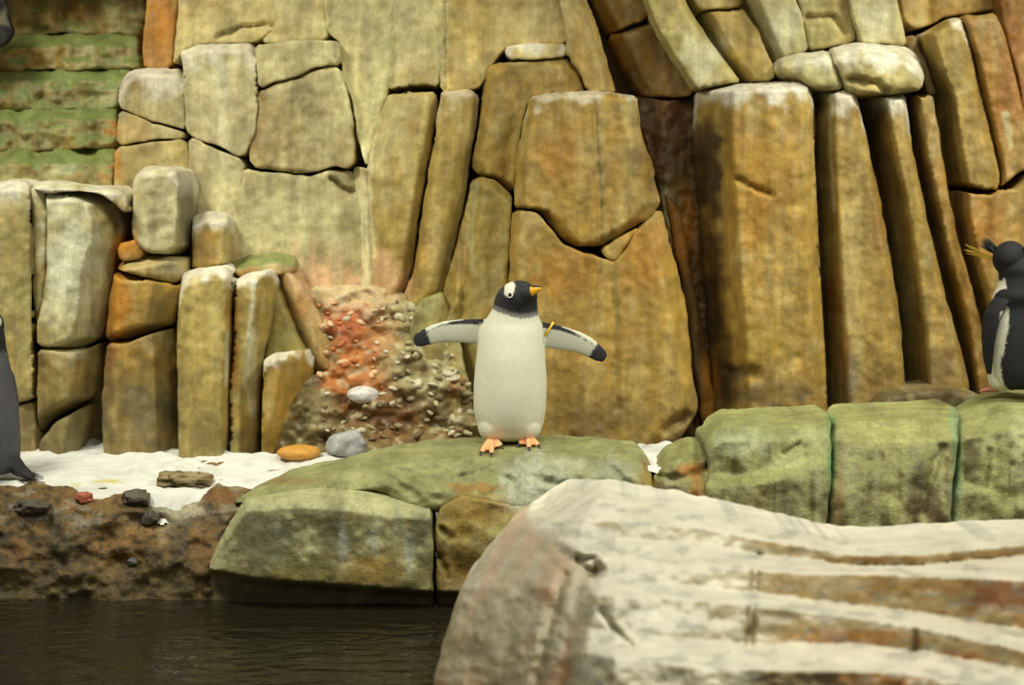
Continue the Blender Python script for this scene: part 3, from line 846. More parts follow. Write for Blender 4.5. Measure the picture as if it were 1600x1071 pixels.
rockledge('boulder', [(685, 1060), (682, 900), (679, 815), (690, 786), (722, 764), (790, 766), (850, 785), (900, 800), (1030, 800), (1040, 1060)],
          strata([(680, 790, 6.95), (722, 762, 7.0), (850, 785, 6.95), (1040, 800, 6.95)],
                 [(680, 800, 6.78), (722, 776, 6.78), (850, 800, 6.78), (1040, 815, 6.78)],
                 [(680, 924, 6.70), (1040, 930, 6.70)], [(680, 932, 6.79), (1040, 940, 6.79)], [(680, 1060, 6.76), (1040, 1060, 6.76)]),
          (150, 122, 62), 'rust-brown boulder face below the penguin, partly hidden by the pale front rock', 'slab2', thick=.35, r=9, dark=.7,
          creases=[([(690, 830), (706, 842)], 5, .04), ([(684, 870), (700, 900)], 4, .03)])
rockledge('rock_ledge', [(362, 786), (400, 760), (470, 738), (540, 722), (600, 708), (660, 697), (720, 693), (800, 692), (870, 690), (940, 693), (1000, 700), (1016, 722), (1022, 790), (1018, 870), (900, 870), (800, 835), (700, 805), (640, 792), (590, 768), (520, 768), (430, 786)],
          strata([(362, 784, 7.05), (400, 760, 7.16), (470, 738, 7.2), (600, 708, 7.26), (720, 693, 7.3), (870, 690, 7.3), (1000, 700, 7.22), (1022, 740, 7.0)],
                 [(362, 788, 6.98), (400, 768, 7.02), (470, 752, 7.02), (600, 728, 7.05), (720, 722, 7.00), (870, 716, 7.00), (1000, 722, 6.98), (1022, 755, 6.9)],
                 [(362, 790, 6.96), (400, 775, 6.97), (470, 760, 6.97), (600, 742, 6.95), (720, 742, 6.92), (870, 738, 6.90), (1000, 750, 6.90), (1022, 770, 6.86)],
                 [(362, 792, 6.94), (400, 782, 6.94), (470, 772, 6.93), (600, 762, 6.90), (720, 772, 6.82), (870, 800, 6.80), (1022, 850, 6.80)],
                 [(362, 800, 6.92), (1022, 880, 6.78)]),
          (152, 146, 108), 'long low grey-green rock ledge with the spread-winged penguin on top', 'ledge', thick=.35, r=7, lo=.02, losc=(50, 26), green=.8, topc=(150, 148, 106), streak=.15,
          creases=[([(560, 728), (620, 738), (690, 735)], 4, .03), ([(720, 745), (760, 738), (800, 752)], 4, .03), ([(820, 740), (900, 770), (960, 800)], 7, .03), ([(520, 750), (600, 742), (650, 775)], 5, .03), ([(930, 705), (985, 760)], 5, .025)])
rockledge('boulder', [(1018, 860), (1020, 790), (1022, 735), (1042, 706), (1076, 692), (1108, 694), (1118, 720), (1112, 780), (1100, 860)],
          strata([(1018, 735, 7.1), (1042, 706, 7.2), (1076, 692, 7.25), (1118, 700, 7.2)], [(1018, 745, 6.98), (1060, 720, 7.0), (1118, 725, 7.05)], [(1018, 780, 6.92), (1118, 760, 6.95)], [(1018, 860, 6.88), (1118, 860, 6.86)]),
          (150, 136, 92), 'small rust-streaked boulder wedged between the grey ledge and the green ledge', 'small', thick=.3, r=9, lo=.035, losc=(30, 30), green=.6,
          creases=[([(1030, 745), (1070, 748), (1105, 730)], 5, .04)])
rockledge('rock_ledge', [(1080, 890), (1092, 790), (1112, 735), (1098, 692), (1108, 664), (1130, 650), (1200, 645), (1290, 642), (1299, 660), (1297, 750), (1286, 890)],
          strata([(1080, 690, 7.2), (1130, 648, 7.36), (1290, 641, 7.4)], [(1080, 700, 7.05), (1130, 668, 7.03), (1290, 664, 7.02)], [(1080, 720, 6.98), (1130, 690, 6.95), (1290, 690, 6.95)],
                 [(1080, 740, 6.97), (1180, 738, 6.93), (1240, 725, 6.92), (1290, 705, 6.92)], [(1080, 765, 6.90), (1180, 758, 6.84), (1240, 745, 6.84), (1290, 730, 6.84)], [(1080, 890, 6.84), (1290, 890, 6.80)]),
          (156, 150, 106), 'mossy green-grey ledge block beside the small boulder, left of the first green seam', 'l1', thick=.4, r=10, lo=.02, green=.55, streak=.75, topc=(146, 148, 98),
          creases=[([(1225, 708), (1250, 690)], 3, .03), ([(1150, 740), (1140, 890)], 10, .02)])
rockledge('rock_ledge', [(1290, 890), (1301, 752), (1302, 655), (1308, 642), (1400, 637), (1480, 632), (1497, 640), (1497, 700), (1488, 770), (1484, 890)],
          strata([(1290, 642, 7.38), (1480, 632, 7.42), (1500, 636, 7.4)], [(1290, 662, 7.05), (1480, 656, 7.08)], [(1290, 690, 6.94), (1480, 690, 6.94)], [(1290, 740, 6.90), (1490, 740, 6.88)], [(1290, 890, 6.82), (1490, 890, 6.82)]),
          (158, 148, 102), 'mossy ledge block with brown stains between the two green seams', 'l2', thick=.4, r=10, lo=.022, green=.6, streak=.75, topc=(150, 150, 100),
          creases=[([(1320, 660), (1400, 668), (1470, 655)], 4, .02), ([(1470, 700), (1440, 800)], 6, .03)])
rockledge('rock_ledge', [(1488, 890), (1492, 770), (1501, 700), (1500, 650), (1530, 631), (1562, 620), (1640, 615), (1780, 612), (1980, 620), (1980, 890)],
          strata([(1490, 650, 7.25), (1530, 630, 7.36), (1562, 619, 7.42), (1640, 614, 7.44), (1980, 618, 7.44)], [(1490, 665, 7.08), (1560, 648, 7.08), (1980, 645, 7.08)], [(1490, 690, 6.95), (1560, 676, 6.93), (1980, 676, 6.93)], [(1490, 890, 6.82), (1980, 890, 6.82)]),
          (160, 154, 104), 'green mossy ledge block at the right edge under the crested penguin', 'l3', thick=.4, r=10, lo=.022, green=.6, streak=.75, topc=(152, 152, 104),
          creases=[([(1545, 705), (1540, 760)], 4, .03), ([(1510, 652), (1560, 660), (1620, 655)], 4, .02)])


# --- soil bank on the left of the pool
def bankcol(a):
    px, py = a['px'], a['py']
    n1 = fbm(px / 40, py / 30, 3., 4); n2 = fbm(px / 10, py / 8, 8., 3)
    c = np.tile(lin((134, 106, 60)), (len(px), 1))
    c = mix(c, lin((152, 114, 56)), sstep(0, .6, n1))
    c = mix(c, lin((92, 80, 54)), .7 * sstep(.1, .6, -n1))
    c = mix(c, lin((150, 122, 54)), .6 * sstep(.35, .7, n2))
    c = mix(c, lin((56, 48, 32)), .7 * sstep(.3, .7, -n2))
    c = mix(c, lin((96, 84, 44)), .6 * sstep(860, 930, py))
    c = mix(c, lin((176, 172, 160)), .7 * sstep(.3, .7, fbm(px / 22, py / 9, 15., 3)) * sstep(850, 790, py))
    c = splat(c, px, py, [(290, 800, 40, 12, (206, 200, 186), .8), (270, 785, 40, 10, (206, 202, 190), .8), (340, 775, 40, 12, (150, 100, 48), .7), (255, 838, 14, 18, (190, 176, 150), .5), (130, 815, 30, 12, (170, 170, 166), .6)],
              .5 * fbm(px / 12, py / 10, 4., 3))
    return c * np.array([.60, .58, .44])


bank = relief('pool_bank', [(-520, 1070), (-520, 757), (0, 756), (60, 757), (130, 760), (215, 763), (300, 766), (378, 762), (400, 770), (352, 830), (338, 890), (335, 1070)],
              strata([(-520, 757, 7.22), (0, 756, 7.22), (215, 763, 7.19), (400, 764, 7.14)], [(-520, 790, 7.0), (0, 788, 7.0), (215, 800, 6.98), (400, 800, 6.96)], [(-520, 850, 6.96), (400, 850, 6.90)], [(-520, 940, 6.90), (400, 950, 6.84)], [(-520, 1070, 6.80), (400, 1070, 6.80)]),
              M_SOIL, bankcol, None, g=4.0, thick=.3, r=8, lo=.04, hi=.010, losc=(60, 40), hisc=12, jit=5, key='bank')
tag(bank, 'rough brown soil bank dropping into the pool at the left', 'bank', kind='structure')

# --- water
water = grid_sheet('pool_water', np.linspace(-5, 5, 3), np.linspace(1.5, 7.2, 3), lambda x, y: np.stack([x, y, 0 * x], -1), M_WATER, lambda V: np.tile([.02, .02, .01], (len(V), 1)))
tag(water, 'dark rippled pool water below the ledge', 'water', kind='stuff')


# --- snow
def snowcol(a):
    n = fbm(a['px'] / 30, a['py'] / 14, 6., 3)
    c = np.tile(lin((212, 211, 201)), (len(n), 1))
    c = mix(c, lin((192, 191, 180)), .6 * sstep(.1, .7, n))
    c = splat(c, a['px'], a['py'], [(160, 756, 26, 3, (190, 180, 80), .8), (110, 760, 8, 3, (196, 188, 90), .8), (40, 770, 80, 7, (170, 162, 136), .5)], .6 * fbm(a['px'] / 6, a['py'] / 4, 2., 2))
    return c


def ysnow(py):
    return F * 1.7275 / ((py - 300.0) + .075 * F)


def snow_sheet(poly, z0, x0, x1, y0, y1, label, amp=.016, step=.016):
    """drift of snow: a heap whose height falls to the ground at its ragged outline (outline given on the ground)"""
    out = densify(poly, 8, 0, 1)
    G = W(out[:, 0], out[:, 1], y_plane(z0)(out[:, 0], out[:, 1]) if z0 else ysnow(out[:, 1]))[:, :2]
    xs = np.arange(x0, x1, step); ys = np.arange(y0, y1, step)
    X, Yg = np.meshgrid(xs, ys); Q = np.stack([X.ravel(), Yg.ravel()], -1)
    d = out_dist(Q, G); ins = inside(Q, G)
    d = np.where(ins, d, -d) + .035 * fbm(Q[:, 0] / .09, Q[:, 1] / .09, 4., 3)
    zb = z0 if z0 else .385 + .075 * (Q[:, 1] - 7.1)
    z = zb - .10 + .06 * sstep(-.05, .01, d) + .04 * np.sqrt(np.clip(d / .06, 0, 1)) + amp * fbm(Q[:, 0] / .16, Q[:, 1] / .16, 9., 4) * sstep(0, .06, d) + .006 * fbm(Q[:, 0] / .035, Q[:, 1] / .035, 2., 3) * sstep(0, .03, d)
    keep = d > -.06
    nx = len(xs); idx = -np.ones(len(Q), int); idx[keep] = np.arange(keep.sum())
    faces = []
    for j in range(len(ys) - 1):
        for i in range(nx - 1):
            f = (idx[j * nx + i], idx[j * nx + i + 1], idx[(j + 1) * nx + i + 1], idx[(j + 1) * nx + i])
            if min(f) >= 0: faces.append(f)
    V = np.concatenate([Q, z[:, None]], 1)[keep]
    pxy = 800 + V[:, 0] / V[:, 1] * F
    pyy = 300 + (1.58 - V[:, 2]) / V[:, 1] * F
    o = make('snow_bank', V, [tuple(int(k) for k in f) for f in faces], M_SNOW, None, snowcol(dict(px=pxy, py=pyy)))
    tag(o, label, 'snow', kind='stuff')
    return o


snow_sheet([(-520, 772), (0, 764), (60, 762), (120, 768), (200, 772), (232, 777), (285, 778), (325, 774), (375, 768), (440, 760), (520, 745), (600, 720), (560, 704), (500, 706), (400, 705), (300, 698), (200, 690), (100, 684), (20, 678), (-520, 690)], None, -4.2, -.4, 6.8, 8.15,
           'white snow strip in front of the left rock columns')
snow_sheet([(940, 692), (980, 690), (1040, 692), (1085, 688), (1130, 692), (1130, 715), (1060, 735), (940, 735)], .49, .2, 1.0, 7.0, 8.2, 'small white snow patch between the ledge and the small boulder')


# --- pale stratified rock in the foreground
def forecol(a):
    px, py, n = a['px'], a['py'], a['n']
    n1 = fbm(px / 60, py / 40, 3., 4); n2 = fbm(px / 24, py / 16, 7., 3)
    c = np.tile(lin((184, 162, 116)), (len(px), 1))
    c = mix(c, lin((194, 142, 84)), .6 * sstep(.1, .7, n1))
    c = mix(c, lin((150, 124, 66)), .6 * sstep(.2, .7, -n2))
    lf = sstep(18, -12, px - np.interp(py, [780, 870, 890, 940, 1071], [790, 890, 930, 905, 885]) + 10 * n2)
    st = fbm((px + .45 * py) / 22, (py - .45 * px) / 160, 2., 4)
    cl = mix(np.tile(lin((160, 146, 112)), (len(px), 1)), lin((176, 128, 88)), .7 * sstep(.0, .6, st))
    cl = mix(cl, lin((140, 128, 96)), .6 * sstep(.1, .7, -st))
    c = mix(c, cl, lf)
    c = splat(c, px, py, [(1400, 915, 110, 14, (166, 132, 76), .6), (1570, 930, 60, 34, (160, 92, 56), .7), (1330, 1000, 120, 16, (186, 132, 66), .7), (1380, 1060, 80, 14, (196, 132, 46), .8), (1250, 920, 70, 14, (176, 150, 104), .5), (1500, 1030, 60, 14, (190, 118, 54), .7), (1330, 876, 90, 8, (150, 116, 62), .6)], .4 * n2)
    c = mix(c, lin((194, 186, 156)), .75 * sstep(1230, 1160, px + 25 * n2) * (1 - lf))
    up = sstep(.40, .75, n[:, 2] + .10 * n1) * (1 - .65 * lf)
    c = mix(c, lin((224, 218, 196)), .92 * up)
    c = mix(c, lin((214, 208, 190)), .4 * sstep(.25, .7, fbm(px / 50, py / 18, 12., 3)) * (1 - lf))
    c = mix(c, lin((160, 160, 148)), .55 * sstep(.15, .8, fbm(px / 28, py / 10, 22., 4)) * (1 - .6 * lf))
    return c


def fore_depth():
    X8 = (850, 960, 1100, 1200, 1330, 1440, 1600, 2000)

    def cv(ys, ds): return list(zip(X8, ys, ds))
    st = strata([(850, 790, 5.06), (885, 768, 5.06), (1040, 785, 5.04), (1200, 818, 5.0), (1340, 850, 4.95), (1600, 838, 4.95), (2000, 836, 4.95)],
                cv((812, 812, 826, 846, 868, 868, 852, 850), (4.84, 4.81, 4.79, 4.78, 4.78, 4.78, 4.76, 4.76)),
                cv((840, 842, 850, 869, 884, 884, 868, 868), (4.77, 4.77, 4.76, 4.78, 4.80, 4.80, 4.78, 4.78)),
                cv((862, 876, 884, 893, 897, 899, 908, 920), (4.68, 4.55, 4.51, 4.49, 4.46, 4.45, 4.44, 4.44)),
                cv((895, 908, 918, 930, 946, 958, 985, 1010), (4.60, 4.49, 4.47, 4.47, 4.47, 4.46, 4.45, 4.45)),
                cv((925, 932, 938, 950, 964, 982, 1018, 1060), (4.52, 4.29, 4.24, 4.20, 4.18, 4.17, 4.15, 4.14)),
                cv((970, 988, 1002, 1008, 1006, 1018, 1046, 1080), (4.44, 4.21, 4.18, 4.19, 4.19, 4.18, 4.16, 4.16)),
                cv((1010, 1030, 1042, 1048, 1050, 1054, 1092, 1110), (4.38, 4.06, 3.99, 3.96, 3.94, 3.95, 3.95, 3.94)),
                cv((1100, 1100, 1105, 1105, 1105, 1110, 1140, 1160), (4.30, 3.99, 3.94, 3.95, 3.94, 3.94, 3.94, 3.94)),
                [(850, 1650, 3.9), (2000, 1650, 3.6)])
    edge = np.array([(885, 768), (850, 790), (800, 825), (760, 870), (720, 920), (700, 980), (680, 1050), (668, 1120), (650, 1650)], float)

    def f(px, py):
        ex = np.interp(py, edge[:, 1], edge[:, 0])
        s = px - ex
        wl = np.interp(py, [770, 870, 1000, 1100, 1650], [60, 150, 200, 220, 240])
        sm = np.interp(py, [780, 830, 900, 1000, 1100, 1650], [5.02, 4.80, 4.62, 4.42, 4.30, 3.9])
        rx = np.interp(py, [780, 870, 890, 940, 1071], [800, 890, 925, 905, 880])
        k = sstep(rx - 12, rx + 28, px)
        return sm * (1 - k) + st(np.maximum(px, 850), py) * k + .55 * np.clip(1 - s / wl, 0, 1) ** 1.3
    return f


fore = relief('foreground_rock', [(645, 1660), (668, 1120), (680, 1050), (700, 980), (720, 920), (760, 870), (800, 825), (850, 790), (885, 769), (950, 772), (1040, 785), (1110, 800), (1200, 818), (1280, 838), (1340, 850), (1390, 850), (1450, 845), (1600, 838), (1750, 835), (2000, 836), (2400, 845), (2400, 1660)],
              fore_depth(), M_FORE, forecol, None, g=4.0, thick=.5, r=10, lo=.012, hi=.005, losc=(80, 45), hisc=18, jit=2, key='fore',
              creases=[([(905, 872), (925, 872), (936, 888), (925, 905)], 6, .07), ([(940, 960), (985, 1010)], 5, .04), ([(1185, 870), (1180, 920)], 6, .04), ([(1175, 945), (1172, 1010)], 6, .05), ([(1430, 985), (1428, 1030)], 5, .04), ([(880, 900), (850, 1000), (830, 1100)], 8, .03)])
tag(fore, 'large pale snow-dusted layered rock in the near foreground', 'rock')


# ------------------------------------------------------------------ rubble slope below the mineral streak
def rubblecol(a):
    px, py = a['px'], a['py']
    n1 = fbm(px / 26, py / 20, 3., 4); n2 = fbm(px / 13, py / 9, 6., 3)
    c = np.tile(lin((138, 122, 82)), (len(px), 1))
    c = splat(c, px, py, [(560, 560, 70, 110, (194, 116, 52), .95), (540, 500, 50, 40, (186, 100, 64), .9), (560, 455, 90, 34, (224, 190, 150), .95), (660, 490, 50, 50, (188, 180, 132), .9), (600, 520, 30, 30, (214, 166, 120), .7),
                          (660, 580, 70, 60, (168, 158, 116), .8), (700, 540, 40, 50, (176, 178, 136), .7), (590, 650, 80, 36, (126, 84, 48), .85), (470, 660, 50, 60, (120, 108, 68), .9), (650, 690, 90, 24, (134, 98, 50), .85), (712, 590, 14, 60, (176, 112, 40), .7)], .5 * n1)
    c = mix(c, lin((212, 202, 170)), .55 * sstep(.25, .7, n2))
    c = mix(c, lin((120, 84, 48)), .5 * sstep(.25, .7, -n2))
    c = mix(c, lin((218, 196, 158)), .8 * sstep(480, 440, py + 14 * n1))
    return c * np.array([.78, .78, .68])


rub = relief('rubble_slope', [(470, 458), (520, 446), (600, 448), (640, 470), (690, 500), (725, 590), (748, 660), (750, 725), (430, 730), (428, 640), (470, 590), (520, 580), (505, 520)],
             strata([(428, 500, 8.02), (520, 428, 8.22), (600, 430, 8.22), (690, 500, 8.1), (750, 600, 8.05)], [(428, 600, 7.9), (560, 540, 8.02), (680, 560, 8.0), (750, 640, 8.0)], [(428, 650, 7.86), (560, 640, 7.90), (750, 690, 7.95)], [(428, 730, 7.80), (560, 715, 7.80), (750, 725, 7.86)]),
             M_STONE, rubblecol, None, g=3.5, thick=.12, r=14, lo=.055, hi=.010, losc=(42, 30), hisc=16, jit=6, key='rubble')
tag(rub, 'orange and pink rubble slope at the foot of the pale mineral streak', 'rubble')


def stone_mesh(seed, sub=2, flat=.7, rough=.25, clip=.95):
    bm = bmesh.new()
    bmesh.ops.create_icosphere(bm, subdivisions=sub, radius=1)
    P = np.array([v.co[:] for v in bm.verts])
    q = 3.2 if rough > .4 else 1.3
    k = 1 + rough * fbm(P[:, 0] * q + seed * 5, P[:, 1] * q, P[:, 2] * q, 3)
    P = P * k[:, None]
    P = np.clip(P, -clip, clip) * [1, .8, flat]
    for v, p in zip(bm.verts, P): v.co = p
    me = bpy.data.meshes.new('stone')
    bm.to_mesh(me); bm.free()
    me.polygons.foreach_set('use_smooth', np.ones(len(me.polygons), bool))
    return me


def stone_colours(me, col, var=.2, seed=0, second=None):
    P = np.array([v.co[:] for v in me.vertices])
    n = fbm(P[:, 0] * 2, P[:, 1] * 2, P[:, 2] * 2 + seed, 3)
    c = np.tile(lin(col), (len(P), 1)) * (1 + var * n)[:, None]
    if second is not None: c = mix(c, lin(second), .7 * sstep(.1, .7, n))
    set_cols(me, c)


def hit(key, px, py):
    V, faces = RELIEFS[key]
    if isinstance(V, np.ndarray):
        bv = BVHTree.FromPolygons(V.tolist(), faces[:-1])
        RELIEFS[key] = (bv, V)
    bv = RELIEFS[key][0]
    d = Wv(px, py, 5.0) - Vector(CAM.tolist())
    return bv.ray_cast(Vector(CAM.tolist()), d.normalized())[:2]


PEB = []
for i, col in enumerate([(200, 190, 160), (150, 138, 100), (206, 170, 128), (190, 110, 62), (170, 164, 124), (110, 92, 60)]):
    me = stone_mesh(20 + i, 1, .75, .35); stone_colours(me, col, .2, i); me.materials.append(M_STONE); PEB.append(me)
rs = np.random.RandomState(4)
n_peb = 0
while n_peb < 150:
    px, py = rs.uniform(490, 745), rs.uniform(470, 690)
    h, nn = hit('rubble', px, py)
    if h is None: continue
    n_peb += 1
    if px < 600 and py < 610: k = rs.choice([0, 2, 3, 3, 2])
    elif py > 620 and px < 640: k = rs.choice([1, 5, 5, 0])
    else: k = rs.choice([0, 0, 1, 4, 4, 4, 5])
    o = bpy.data.objects.new('stone', PEB[k]); COL.objects.link(o)
    o.parent = rub; o.location = h - world_loc(rub)
    s = rs.uniform(.010, .024) * (1.3 if px > 620 else 1)
    o.scale = (s * rs.uniform(1, 1.7), s, s * rs.uniform(.7, 1)); o.rotation_euler = (rs.uniform(-.6, .6), rs.uniform(-.6, .6), rs.uniform(0, 6))


# ------------------------------------------------------------------ loose stones
def loose(name, px, py, Y, w_, h_, d_, col, label, seed, flat=1.0, rough=.15, second=None, rot=(0, 0, 0), sub=4, clip=.95):
    """w_, h_ in px at depth Y; py is the stone's bottom"""
    me = stone_mesh(seed, sub, flat, rough, clip); stone_colours(me, col, .12, seed, second)
    if isinstance(Y, str): Y = hit(Y, px, py)[0].y + .01
    R = Matrix.Rotation(rot[1], 3, 'Y') @ Matrix.Rotation(rot[2], 3, 'Z')
    P = np.array([v.co[:] for v in me.vertices])
    P = P @ np.array(R).T
    mn, mx = P.min(0), P.max(0)
    P = (P - (mn + mx) / 2) / (mx - mn)
    s = Y / F
    P = P * [w_ * s, d_, h_ * s]
    P[:, 2] -= P[:, 2].min()
    me.vertices.foreach_set('co', P.ravel()); me.update()
    o = link_mesh(name, me, M_STONE, None, Wv(px, py, Y))
    tag(o, label, 'stone')
    return o


loose('pebble', 467, 721, ysnow(719), 70, 26, .14, (196, 142, 60), 'smooth orange-brown oval pebble half sunk in the snow', 3, rough=.04, clip=2)
loose('stone', 541, 719, ysnow(717), 68, 46, .14, (150, 152, 146), 'angular grey stone beside the orange pebble', 11, rough=.2, second=(176, 176, 170), rot=(0, -.35, .4))
loose('stone', 567, 631, 'rubble', 50, 28, .12, (200, 194, 186), 'pale whitish flat stone resting on the orange rubble slope', 5, rough=.12, second=(216, 210, 204))
loose('stone', 290, 762, ysnow(760), 84, 24, .16, (120, 104, 62), 'flat knobbly brown stone lying on the left snow strip', 9, rough=.45, second=(160, 148, 110))
loose('stone', 212, 790, 'bank', 44, 26, .10, (92, 84, 66), 'dark brown knob of stone at the front edge of the snow', 15, rough=.4, second=(64, 56, 42))
loose('stone', 132, 786, 'bank', 26, 16, .06, (176, 96, 72), 'small reddish stone on the bank edge near the snow', 17, rough=.3, second=(140, 90, 60))
loose('stone', 208, 884, 'bank', 18, 14, .06, (78, 76, 68), 'small dark grey stone stuck in the soil bank', 19, rough=.2)
loose('stone', 236, 820, 'bank', 28, 22, .08, (74, 66, 54), 'small blackish stone in the bank below the snow', 23, rough=.3)
loose('stone', 50, 803, 'bank', 60, 24, .12, (84, 76, 60), 'long dark stone at the left end of the soil bank', 25, rough=.4, second=(110, 100, 76))


# ------------------------------------------------------------------ penguins
def ring_mesh(bm, rings, seg=28):
    """rings: list of (centre Vector, axis a Vector, axis b Vector)"""
    loops = []
    for (c, a, b) in rings:
        loops.append([bm.verts.new(c + a * math.cos(t) + b * math.sin(t)) for t in [2 * math.pi * i / seg for i in range(seg)]])
    for A, B in zip(loops[:-1], loops[1:]):
        for i in range(seg):
            bm.faces.new((A[i], A[(i + 1) % seg], B[(i + 1) % seg], B[i]))
    bm.faces.new(list(reversed(loops[0]))); bm.faces.new(loops[-1])


def ellipsoid(bm, c, axes, sub=3):
    r = bmesh.ops.create_icosphere(bm, subdivisions=sub, radius=1)
    for v in r['verts']:
        p = v.co.copy()
        v.co = c + axes[0] * p.x + axes[1] * p.y + axes[2] * p.z


def remeshed(bm, voxel, smooth=6, name='body'):
    bmesh.ops.recalc_face_normals(bm, faces=bm.faces)
    me = bpy.data.meshes.new('tmp'); bm.to_mesh(me); bm.free()
    o = bpy.data.objects.new('tmp', me); COL.objects.link(o)
    m = o.modifiers.new('r', 'REMESH'); m.mode = 'VOXEL'; m.voxel_size = voxel
    s = o.modifiers.new('s', 'SMOOTH'); s.iterations = smooth; s.factor = .5
    dg = bpy.context.evaluated_depsgraph_get()
    res = bpy.data.meshes.new_from_object(o.evaluated_get(dg))
    bpy.data.objects.remove(o); bpy.data.meshes.remove(me)
    res.name = name
    res.polygons.foreach_set('use_smooth', np.ones(len(res.polygons), bool))
    return res


V3 = Vector
BLK = lin((44, 43, 46)); WHT = lin((211, 209, 186)); GRY = lin((120, 118, 114))


def flipper_rings(path, widths, thick, wdir, seg=20):
    out = []
    pts = [V3(p) for p in path]
    for i, p in enumerate(pts):
        tn = (pts[min(i + 1, len(pts) - 1)] - pts[max(i - 1, 0)]).normalized()
        wd = (V3(wdir) - tn * tn.dot(V3(wdir))).normalized()
        td = tn.cross(wd).normalized()
        out.append((p, wd * widths[i], td * thick[i]))
    return out


def cone(name, base, tip, r0, mat, parent, r1=.1, seg=8, bend=None, flat=1.0):
    base, tip = V3(base), V3(tip)
    bm = bmesh.new(); d = (tip - base); L = d.length; t = d.normalized()
    u = t.cross(V3((0, 0, 1)));
    if u.length < .1: u = t.cross(V3((1, 0, 0)))
    u.normalize(); v = u.cross(t)
    rings = []
    for k in (0, .35, .7, .92, 1.0):
        rr = r0 * (1 - k ** 1.5) + r0 * r1 * k
        c = base + d * k + (V3(bend) * (k * k) if bend else V3((0, 0, 0)))
        rings.append((c, u * rr, v * rr * flat))
    ring_mesh(bm, rings, seg)
    bmesh.ops.recalc_face_normals(bm, faces=bm.faces)
    me = bpy.data.meshes.new(name)
    org = base.copy()
    for vv in bm.verts: vv.co -= org
    bm.to_mesh(me); bm.free()
    me.polygons.foreach_set('use_smooth', np.ones(len(me.polygons), bool))
    return link_mesh(name, me, mat, parent, org)


def foot(parent, ankle, tips, mat, rad=.011):
    """webbed foot from world points: ankle and three toe tips; claws are sub-parts"""
    ankle = V3(ankle); tips = [V3(t) for t in tips]
    bm = bmesh.new()
    top = ankle + V3((0, .012, .045))
    ring_mesh(bm, [(top, V3((.02, 0, 0)), V3((0, .018, 0))), (ankle + V3((0, .004, .012)), V3((.020, 0, 0)), V3((0, .018, .0))), (ankle + V3((0, 0, -.004)), V3((.016, 0, 0)), V3((0, .014, 0)))], 14)
    up = V3((0, -.25, 1)).normalized()
    for t in tips:
        rg = []
        d = (t - ankle); side = d.normalized().cross(up).normalized()
        for k in (0, .3, .6, .85, 1.0):
            c = ankle + d * k + up * (.008 * math.sin(k * math.pi))
            r_ = rad * (1.15 - .25 * k) * (1 if k < 1 else .6)
            rg.append((c, side * r_, up * r_ * .85))
        ring_mesh(bm, rg, 12)
    for a, b in zip(tips[:-1], tips[1:]):
        m = (a + b) / 2; m = m + (ankle - m) * .28
        q = [ankle, ankle + (a - ankle) * .9, m, ankle + (b - ankle) * .9]
        lo_ = [bm.verts.new(p - up * .0035) for p in q]; hi_ = [bm.verts.new(p + up * .0035) for p in q]
        bm.faces.new(hi_); bm.faces.new(list(reversed(lo_)))
        for i in range(4): bm.faces.new((lo_[i], lo_[(i + 1) % 4], hi_[(i + 1) % 4], hi_[i]))
    org = ankle.copy()
    for v in bm.verts: v.co -= org
    me = remeshed(bm, .0028, 3, 'foot')
    f = link_mesh('foot', me, mat, parent, org)
    for t in tips:
        d = (t - ankle).normalized()
        cone('claw', t - d * .004 + up * .002, t + d * .017 - up * .007, .0062, M_CLAW, f, .12)
    return f


def body_object(name, bm, root, colf, voxel=.0042, smooth=6):
    me = remeshed(bm, voxel, smooth, name)
    o = link_mesh(name, me, M_FEATHER, root, world_loc(root))
    P = np.zeros(len(me.vertices) * 3); me.vertices.foreach_get('co', P)
    Nn = np.zeros(len(me.vertices) * 3); me.vertices.foreach_get('normal', Nn)
    set_cols(me, colf(P.reshape(-1, 3), Nn.reshape(-1, 3)))
    return o


def profile(rows, s):
    """rows: (height px, half width px, half depth px, centre x px, centre y px) -> rings"""
    return [(V3((cx * s, cy * s, h * s)), V3((hw * s, 0, 0)), V3((0, hd * s, 0))) for (h, hw, hd, cx, cy) in rows]


def head_frame(az, pitch):
    f = V3((math.sin(az) * math.cos(pitch), -math.cos(az) * math.cos(pitch), math.sin(pitch)))
    s = V3((math.cos(az), math.sin(az), 0))
    return f, s, s.cross(f) * 1.0 if s.cross(f).z > 0 else -s.cross(f)


def eye(root, c, n, r, ring=True):
    """dark eye ball with a pale eye ring"""
    bm = bmesh.new(); bmesh.ops.create_icosphere(bm, subdivisions=2, radius=r)
    me = bpy.data.meshes.new('eye'); bm.to_mesh(me); bm.free()
    me.polygons.foreach_set('use_smooth', np.ones(len(me.polygons), bool))
    e = link_mesh('eye', me, M_EYE, root, V3(c))
    if ring:
        bm = bmesh.new(); n = V3(n).normalized(); u = n.orthogonal().normalized(); v = n.cross(u)
        k = 18; m = 8; L = []
        for i in range(k):
            t = 2 * math.pi * i / k; d = u * math.cos(t) + v * math.sin(t)
            L.append([bm.verts.new(n * (.2 * r + .34 * r * math.sin(q)) + d * (1.18 * r + .34 * r * math.cos(q))) for q in [2 * math.pi * j / m for j in range(m)]])
        for i in range(k):
            for j in range(m):
                bm.faces.new((L[i][j], L[(i + 1) % k][j], L[(i + 1) % k][(j + 1) % m], L[i][(j + 1) % m]))
        bmesh.ops.recalc_face_normals(bm, faces=bm.faces)
        me = bpy.data.meshes.new('eye_ring'); bm.to_mesh(me); bm.free()
        me.polygons.foreach_set('use_smooth', np.ones(len(me.polygons), bool))
        link_mesh('eye_ring', me, M_EYERING, e, V3(c))
    return e


M_EYERING = plain_material('eye_ring', rough=.6, col=(226, 222, 204))


